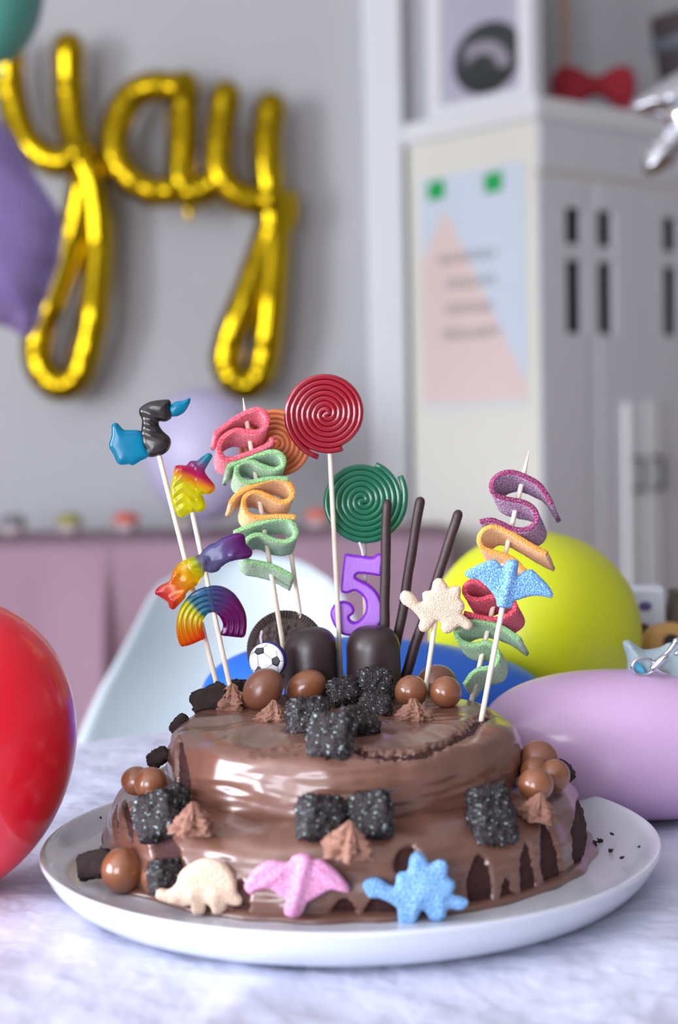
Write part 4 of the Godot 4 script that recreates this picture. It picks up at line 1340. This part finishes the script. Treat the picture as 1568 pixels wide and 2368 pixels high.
func build_chocolate() -> void:
	# dark domes
	var prof := PackedVector2Array([Vector2(0.0005, 0), Vector2(0.0148, 0), Vector2(0.0162, 0.0012), Vector2(0.0163, 0.004), Vector2(0.0160, 0.012), Vector2(0.0157, 0.0235)])
	for i in range(1, 15):
		var t := PI / 2 * i / 14
		prof.append(Vector2(0.0157 * pow(cos(t), 0.62) + 0.0001, 0.0265 + 0.0147 * sin(t)))
	var dome_mesh := lathe(prof, 56)
	var at := Vector3(pt(721, 1600, -0.084).x, TOP - 0.001, -0.084)
	var o := thing("chocolate_dome", "left of the two dark chocolate marshmallow domes, beside the football candle", "chocolate", at, "dark chocolate domes")
	obj("shell", dome_mesh, M.dark_dome, o)
	var at2 := Vector3(pt(865, 1600, -0.084).x, TOP - 0.001, -0.084)
	copy(o, "right of the two dark chocolate marshmallow domes, under the number candle", at2, Vector3(0, 40, 0), 1.0)
	# chocolate sticks
	var cs := [[888, 1600, 895, 1166, 12.6, "upright dark chocolate stick overlapping the green candy wheel", -0.095], [898, 1600, 973, 1160, 12.4, "middle dark chocolate stick of three, leaning slightly right", -0.098], [928, 1592, 1058, 1190, 12.4, "rightmost of the three dark chocolate sticks, leaning over the yellow balloon", -0.092]]
	for s in cs:
		var z: float = s[6]
		var b := pt(s[0], s[1], z)
		var e := pt(s[2], s[3], z)
		var q := thing("chocolate_stick", s[5], "chocolate stick", b, "dark chocolate sticks")
		var path := PackedVector3Array()
		var rad := PackedFloat32Array()
		for i in 25:
			var u := i / 24.0
			path.append((e - b) * u + Vector3(grain.get_noise_1d(u * 3 + s[0]), 0, 0) * 0.0006)
			rad.append(s[4] * pxm(z) * (1.0 - 0.1 * u + 0.04 * grain.get_noise_1d(u * 8 + s[0])))
		obj("coated_stick", tube(path, rad, 18), M.choc_stick, q)
	# sandwich cookie standing behind
	var z := -0.101
	var c := pt(662, 1502, z)
	var k := pxm(z)
	o = thing("sandwich_cookie", "round dark sandwich cookie standing behind the football candle", "cookie", c, "", Vector3(-8, -8, 0))
	var R := 91.0 * k
	var emboss := func(a: float, p: Vector2) -> Vector2:
		var r := p.x
		var h := p.y
		if h > 0.0015:
			var u := r / R
			if u > 0.99: r *= 1.0 + 0.008 * sin(a * 84.0)
			if u > 0.82 and u < 0.985: h += 0.00045 * signf(sin(a * 84.0))
			elif u > 0.12 and u < 0.72: h += 0.00035 * signf(sin(a * 12.0 + (1.0 if u > 0.45 else 0.0) * 1.6) * sin(u * 26.0))
		elif r / R > 0.99: r *= 1.0 + 0.008 * sin(a * 84.0)
		return Vector2(r, h)
	var wp := PackedVector2Array([Vector2(0.0002, 0), Vector2(R * 0.98, 0), Vector2(R, 0.0006), Vector2(R, 0.002), Vector2(R * 0.99, 0.0028)])
	for i in 26:
		wp.append(Vector2(R * (0.98 - 0.96 * i / 25.0), 0.003 if absf(i / 25.0 - 0.2) > 0.04 else 0.0025))
	var wafer := lathe(wp, 504, emboss)
	obj("wafer", wafer, M.cookie, o, Vector3(0, 0, 0.0012), Vector3(90, 0, 0))
	obj("wafer", wafer, M.cookie, o, Vector3(0, 0, -0.0012), Vector3(-90, 0, 0))
	obj("cream", lathe(PackedVector2Array([Vector2(0.0002, -0.0012), Vector2(R * 0.94, -0.0012), Vector2(R * 0.95, 0), Vector2(R * 0.94, 0.0012), Vector2(0.0002, 0.0012)]), 48), mat(c8(232, 226, 214), 0.6), o, Vector3.ZERO, Vector3(90, 0, 0))
	# milk chocolate balls and eggs: foot in pixels, surface height, size across and along, tilt, words
	var ball := PackedVector2Array()
	for i in 33:
		var t := -PI / 2 + PI * i / 32
		ball.append(Vector2(maxf(cos(t), 0.0005), sin(t)))
	var orb := lathe(ball, 48)
	var spots := [
		[608, 1595, TOP, 44, 54, -38, "brown", "large milk chocolate egg in front of the football candle"],
		[708, 1588, TOP, 38, 49, -62, "milk", "shiny milk chocolate egg in front of the left dark dome"],
		[951, 1599, TOP, 38.5, 38.5, 0, "milk", "milk chocolate ball at the foot of the cream dinosaur stick"],
		[1031, 1601, TOP, 37, 37, 0, "milk", "milk chocolate ball right of the cream dinosaur stick on top"],
		[1010, 1577, TOP - 0.004, 46, 40, 0, "brown", "dark milk chocolate ball at the back of the top tier"],
		[316, 1806, SHELF, 37, 34, 0, "milk", "reddish chocolate ball, left one of the touching pair on the lower tier"],
		[349, 1812, SHELF, 39, 39, 0, "milk", "chocolate ball, right one of the touching pair beside the upper tier"],
		[283, 2013, DISH, 50, 54, 0, "milk", "biggest chocolate ball, resting on the plate at the left"],
		[366, 2030, DISH, 41, 44, 0, "milk", "chocolate ball on the plate partly hidden by the cream dinosaur"],
		[264, 1940, DISH, 30, 34, 0, "brown", "small dull chocolate ball behind the biggest ball on the plate"],
		[1239, 1814, SHELF, 42, 40, 0, "milk", "front glossy chocolate ball right of the upper tier"],
		[1283, 1794, SHELF, 36, 39, 0, "milk", "chocolate ball just behind the front glossy one on the right"],
		[1236, 1786, SHELF, 34, 36, 0, "milk", "chocolate ball between the upper tier and its neighbours on the right"],
		[1246, 1760, SHELF, 48, 48, 0, "brown", "largest dull chocolate ball at the far right of the lower tier"],
	]
	for s in spots:
		z = seat(s[0], s[1], minf(s[3], s[4]) * 0.97, s[2])
		k = pxm(z)
		o = thing("chocolate_ball", s[7], "chocolate ball", pt(s[0], s[1], z), "chocolate balls and eggs", Vector3(0, 0, s[5]))
		var mi := obj("shell", orb, M.milk if s[6] == "milk" else M.brown_egg, o)
		mi.scale = Vector3(s[3], s[4], s[3]) * k
	# sugar glinting dark cereal pillows
	var cubes := [rbox(Vector3(0.0205, 0.0135, 0.019), 0.0044, 8, 0.0017, 1), rbox(Vector3(0.0195, 0.012, 0.021), 0.004, 8, 0.0018, 2), rbox(Vector3(0.021, 0.0125, 0.018), 0.0042, 8, 0.0018, 3)]
	var pillows := [
		[793, 1598, -0.05, Vector3(50, 30, 20), 0.8, "pillow between the two dark domes, behind the heap"],
		[868, 1590, -0.055, Vector3(80, 10, 6), 1.0, "pillow leaning upright against the right dark dome"],
		[866, 1638, -0.018, Vector3(30, -20, -10), 0.85, "pillow lying in front of the one leaning on the right dome"],
		[714, 1660, 0.022, Vector3(66, 8, 0), 1.08, "pillow at the left end of the heap on the top tier"],
		[764, 1704, 0.062, Vector3(56, -12, 4), 1.12, "frontmost pillow of the heap on the top tier"],
		[828, 1672, 0.03, Vector3(30, 30, -12), 0.95, "dark pillow in the middle right of the heap on the top tier"],
		[742, 1893, 0.094, Vector3(66, 0, -22), 1.12, "left pillow of the pair at the front foot of the upper tier"],
		[858, 1886, 0.092, Vector3(62, 10, 24), 1.04, "right pillow of the pair at the front foot of the upper tier"],
		[1132, 1862, 0.062, Vector3(60, 20, 8), 1.0, "upper pillow of the stack at the right foot of the upper tier"],
		[1138, 1906, 0.078, Vector3(70, 14, -4), 1.12, "lower pillow of the stack at the right foot of the upper tier"],
		[362, 1888, 0.062, Vector3(56, 24, 40), 1.1, "pillow on the left slope of the lower tier"],
		[394, 1856, 0.05, Vector3(40, 0, 30), 0.85, "darker pillow tucked behind the left slope pillow"],
		[384, 2028, 0.086, Vector3(64, 20, -14), 0.86, "pillow by the neck of the cream dinosaur on the plate"],
	]
	for i in pillows.size():
		var s: Array = pillows[i]
		o = thing("cereal_pillow", "dark sugared cereal " + s[5], "cereal pillow", pt(s[0], s[1], s[2]), "cereal pillows", s[3])
		var mi := obj("crust", cubes[i % 3], M.pillow, o)
		mi.scale = Vector3.ONE * s[4]
	# broken dark cookie pieces
	var shard := [rbox(Vector3(0.019, 0.008, 0.014), 0.0038, 6, 0.0013, 8), rbox(Vector3(0.016, 0.008, 0.012), 0.0038, 6, 0.0014, 9)]
	var bits := [
		[486, 1618, -0.055, Vector3(40, 20, 26), 1.15, 0, "cookie piece at the left rim of the top tier under the sticks"],
		[552, 1592, -0.068, Vector3(50, 0, -10), 0.85, 1, "cookie piece behind the left sticks beside the large egg"],
		[366, 1752, 0.0, Vector3(30, 20, 36), 0.8, 1, "crumbly cookie piece sticking out left of the upper tier"],
		[219, 2000, 0.05, Vector3(60, 10, 30), 1.0, 0, "cookie piece on the plate left of the biggest chocolate ball"],
		[1296, 1776, 0.005, Vector3(20, 10, -36), 0.85, 0, "cookie piece jutting out at the right above the chocolate balls"],
		[414, 1674, -0.026, Vector3(10, 10, 50), 0.75, 1, "brown crumb at the left rim of the upper tier"],
		[402, 2062, 0.084, Vector3(20, 0, 0), 0.7, 1, "dark piece under the neck of the cream dinosaur on the plate"],
	]
	for s in bits:
		o = thing("cookie_piece", "broken dark " + s[6], "cookie piece", pt(s[0], s[1], s[2]), "broken cookie pieces", s[3])
		var mi := obj("crust", shard[s[5]], M.crumb, o)
		mi.scale = Vector3.ONE * s[4]
	# piped dollops
	var dprof := smooth2(PackedVector2Array([Vector2(0.0108, -0.002), Vector2(0.0112, 0.001), Vector2(0.0098, 0.004), Vector2(0.0075, 0.0062), Vector2(0.0052, 0.0082), Vector2(0.0034, 0.0102), Vector2(0.0018, 0.0122), Vector2(0.0002, 0.0128)]), 4)
	var star := func(a: float, p: Vector2) -> Vector2:
		var f := 1.0 + 0.2 * sin(a * 6.0 + p.y * 130.0) + 0.3 * grain.get_noise_3d(cos(a) * 3.0, p.y * 500.0, sin(a) * 3.0)
		return Vector2(p.x * f, p.y + 0.0012 * grain.get_noise_3d(cos(a) * 2.0 + 8.0, p.y * 300.0, sin(a) * 2.0))
	var dm := lathe(dprof, 60, star)
	var dots := [
		[536, 1634, -1, 1.15, Vector3(0, 10, 0), "at the foot of the two left sticks"],
		[634, 1668, -1, 1.0, Vector3(0, 70, 0), "in front of the large chocolate egg"],
		[957, 1664, -1, 1.0, Vector3(0, 120, 0), "below the chocolate ball at the right of the top tier"],
		[446, 1915, 0, 1.12, Vector3(0, 30, 0), "on the left of the lower tier beside the dark pillow"],
		[346, 1872, 0, 0.85, Vector3(0, 90, 0), "under the pair of chocolate balls on the left"],
		[804, 1966, 1, 1.2, Vector3(6, 50, 0), "between the pair of pillows at the front"],
		[1240, 1884, 1, 1.0, Vector3(6, 20, -10), "under the front glossy chocolate ball on the right"],
	]
	for s in dots:
		var p: Vector3
		if s[2] == -1: p = top_at(s[0], s[1])
		elif s[2] == 0: p = on_y(s[0], s[1], SHELF - 0.001)
		else: p = on_y(s[0], s[1], SHELF - 0.004)
		o = thing("frosting_dollop", "piped light chocolate frosting dollop " + s[5], "frosting", p, "piped frosting dollops", s[4])
		var mi := obj("swirl", dm, M.dollop, o)
		mi.scale = Vector3(0.76, 0.86, 0.76) * s[3]

func build_sour_animals() -> void:
	# on the plate, leaning on the lower tier
	var z := 0.0985
	var c := pt(462, 2040, z)
	var k := pxm(z)
	var out := traced([785, 1370, 800, 1325, 840, 1315, 880, 1325, 930, 1310, 980, 1250, 990, 1200, 1030, 1140, 1100, 1090, 1180, 1050, 1250, 1035, 1310, 1040, 1370, 1055, 1440, 1110, 1490, 1180, 1520, 1260, 1525, 1340, 1560, 1370, 1585, 1410, 1560, 1460, 1500, 1465, 1440, 1455, 1430, 1500, 1380, 1535, 1310, 1535, 1290, 1490, 1260, 1452, 1240, 1460, 1235, 1520, 1190, 1545, 1130, 1540, 1110, 1490, 1100, 1450, 1050, 1470, 980, 1455, 900, 1430, 830, 1415, 795, 1395], 160, 1720, 3.92, z, c, 2)
	var o := thing("sour_dinosaur", "cream sugared long necked dinosaur gummy leaning on the cake at the left", "gummy", c, "sour dinosaurs leaning on the lower tier")
	var legs := func(p: Vector2, d: float) -> float: return 0.0012 * (1.0 - exp(-d / 0.002)) + ridge(p, Vector2(-0.004, -0.006), Vector2(-0.0035, -0.016), 0.003, 0.0012) + ridge(p, Vector2(0.0065, -0.006), Vector2(0.006, -0.016), 0.003, 0.0012) + ridge(p, Vector2(-0.02, -0.01), Vector2(-0.012, -0.008), 0.002, 0.0008)
	obj("gummy_body", puff(out, 0.0024, 0.002, 0.00065, legs, null, 0.0002), M.sour_cream, o)
	z = 0.115
	c = pt(688, 2046, z)
	out = traced([118, 660, 130, 620, 170, 560, 230, 510, 300, 495, 350, 505, 395, 500, 410, 470, 460, 455, 510, 462, 535, 490, 570, 485, 620, 510, 680, 560, 730, 620, 752, 660, 745, 690, 700, 680, 650, 670, 600, 690, 550, 720, 500, 750, 480, 790, 450, 830, 400, 835, 360, 815, 360, 770, 370, 730, 320, 700, 270, 665, 200, 670, 150, 695], 520, 1800, 2.613, z, c, 2)
	o = thing("sour_pterosaur", "pink sugared pterosaur gummy leaning on the front of the cake", "gummy", c, "sour dinosaurs leaning on the lower tier")
	var spine := func(p: Vector2, d: float) -> float: return 0.0006 * (1.0 - exp(-d / 0.002)) + ridge(p, Vector2(0.004, 0.0115), Vector2(-0.003, -0.013), 0.003, 0.002) + ridge(p, Vector2(0.01, 0.007), Vector2(0.02, -0.002), 0.0018, 0.0008) + ridge(p, Vector2(-0.008, 0.006), Vector2(-0.02, -0.002), 0.0018, 0.0008)
	obj("gummy_body", puff(out, 0.0022, 0.002, 0.00065, spine, null, 0.0002), M.sour_pink, o)
	z = 0.1125
	c = pt(962, 2052, z)
	out = traced([832, 650, 850, 615, 900, 598, 950, 610, 985, 640, 1030, 650, 1035, 600, 1060, 565, 1105, 560, 1115, 490, 1140, 450, 1180, 445, 1215, 480, 1240, 515, 1290, 490, 1335, 500, 1350, 540, 1345, 590, 1385, 620, 1390, 660, 1375, 695, 1430, 715, 1470, 735, 1465, 770, 1420, 795, 1350, 785, 1335, 830, 1300, 860, 1240, 850, 1215, 810, 1190, 795, 1170, 830, 1150, 870, 1090, 885, 1050, 870, 1045, 800, 1030, 770, 980, 740, 920, 720, 870, 718], 520, 1800, 2.613, z, c, 2)
	o = thing("sour_dinosaur", "blue sugared plate backed dinosaur gummy at the right front of the cake", "gummy", c, "sour dinosaurs leaning on the lower tier")
	var belly := func(p: Vector2, d: float) -> float: return 0.0008 * (1.0 - exp(-d / 0.002)) + blob(p, Vector2(0.004, -0.001), 0.006, 0.001) + ridge(p, Vector2(0.0, -0.006), Vector2(-0.001, -0.014), 0.0028, 0.001) + ridge(p, Vector2(0.011, -0.005), Vector2(0.012, -0.012), 0.0026, 0.001)
	obj("gummy_body", puff(out, 0.0024, 0.002, 0.00065, belly, null, 0.0002), M.sour_blue, o)
	# on sticks
	z = -0.06
	var b := pt(980, 1622, z)
	o = thing("gummy_skewer", "stick with a cream sugared plate backed dinosaur in front of the chocolate sticks", "candy skewer", b, "sour dinosaur skewers")
	c = pt(1008, 1400, z + 0.001)
	out = traced([90, 1340, 110, 1285, 150, 1278, 200, 1300, 235, 1350, 250, 1375, 290, 1365, 280, 1310, 310, 1280, 360, 1275, 370, 1220, 400, 1175, 450, 1175, 490, 1220, 510, 1250, 560, 1235, 600, 1240, 615, 1280, 605, 1340, 640, 1380, 640, 1440, 620, 1470, 690, 1530, 715, 1570, 690, 1610, 650, 1610, 600, 1580, 560, 1610, 520, 1640, 470, 1640, 440, 1600, 445, 1560, 400, 1540, 360, 1590, 320, 1630, 270, 1625, 250, 1580, 265, 1530, 230, 1480, 180, 1430, 120, 1395], 900, 1020, 3.7, z, c, 2)
	var soft := func(_p: Vector2, d: float) -> float: return 0.0014 * (1.0 - exp(-d / 0.002))
	obj("sour_dinosaur", puff(out, 0.0022, 0.002, 0.00065, soft, null, 0.0002), M.sour_cream, o, c - b)
	stick(o, pt(1006, 1440, z), b)
	z = -0.002
	b = pt(1114, 1660, z)
	o = thing("gummy_skewer", "stick with a bright blue sugared pterosaur in front of the yellow balloon", "candy skewer", b, "sour dinosaur skewers")
	c = pt(1175, 1350, z + 0.001)
	out = traced([640, 1140, 660, 1110, 750, 1060, 870, 1015, 920, 1020, 968, 1072, 1005, 1025, 1060, 1010, 1105, 1030, 1100, 1090, 1092, 1155, 1150, 1112, 1220, 1097, 1280, 1150, 1350, 1220, 1400, 1300, 1385, 1340, 1340, 1330, 1250, 1320, 1180, 1330, 1090, 1360, 1060, 1370, 1050, 1420, 990, 1428, 920, 1410, 915, 1360, 890, 1310, 830, 1240, 760, 1182, 690, 1175], 900, 1020, 3.7, z, c, 2)
	var spine2 := func(p: Vector2, d: float) -> float: return 0.0006 * (1.0 - exp(-d / 0.002)) + ridge(p, Vector2(0.0025, 0.011), Vector2(-0.003, -0.010), 0.0026, 0.0019)
	obj("sour_pterosaur", puff(out, 0.0022, 0.002, 0.00065, spine2, null, 0.0002), M.sour_blue, o, c - b)
	stick(o, pt(1163, 1400, z), b)

func build_crumbs() -> void:
	var crumb := rbox(Vector3(0.0022, 0.0014, 0.0016), 0.0005, 2, 0.0008, 14)
	var spots := [[1415, 1928, 0.8, "crumb on the plate nearest the pink balloon"], [1388, 1944, 1.3, "largest crumb on the plate, touching the right of the cake"], [1412, 1967, 1.2, "reddish crumb on the plate below the others at the right"], [1438, 1983, 0.9, "lowest of the crumbs on the right of the plate"], [1478, 1958, 0.6, "tiny crumb close to the right rim of the plate"], [1376, 1952, 1.6, "crumb lump at the foot of the bare sponge on the right"], [233, 1891, 0.6, "tiny dark crumb on the left back of the plate"]]
	for i in spots.size():
		var s: Array = spots[i]
		var p := on_y(s[0], s[1], 0.7648)
		var r := Vector2(p.x, p.z).length()
		p = on_y(s[0], s[1], 0.7628 + maxf(0.0, r - 0.134) * 0.35)
		var o := thing("cake_crumb", "dark " + s[3], "crumb", p, "crumbs on the plate", Vector3(0, i * 50, 0))
		var mi := obj("crumb_body", crumb, M.crumb, o)
		mi.scale = Vector3.ONE * s[2]
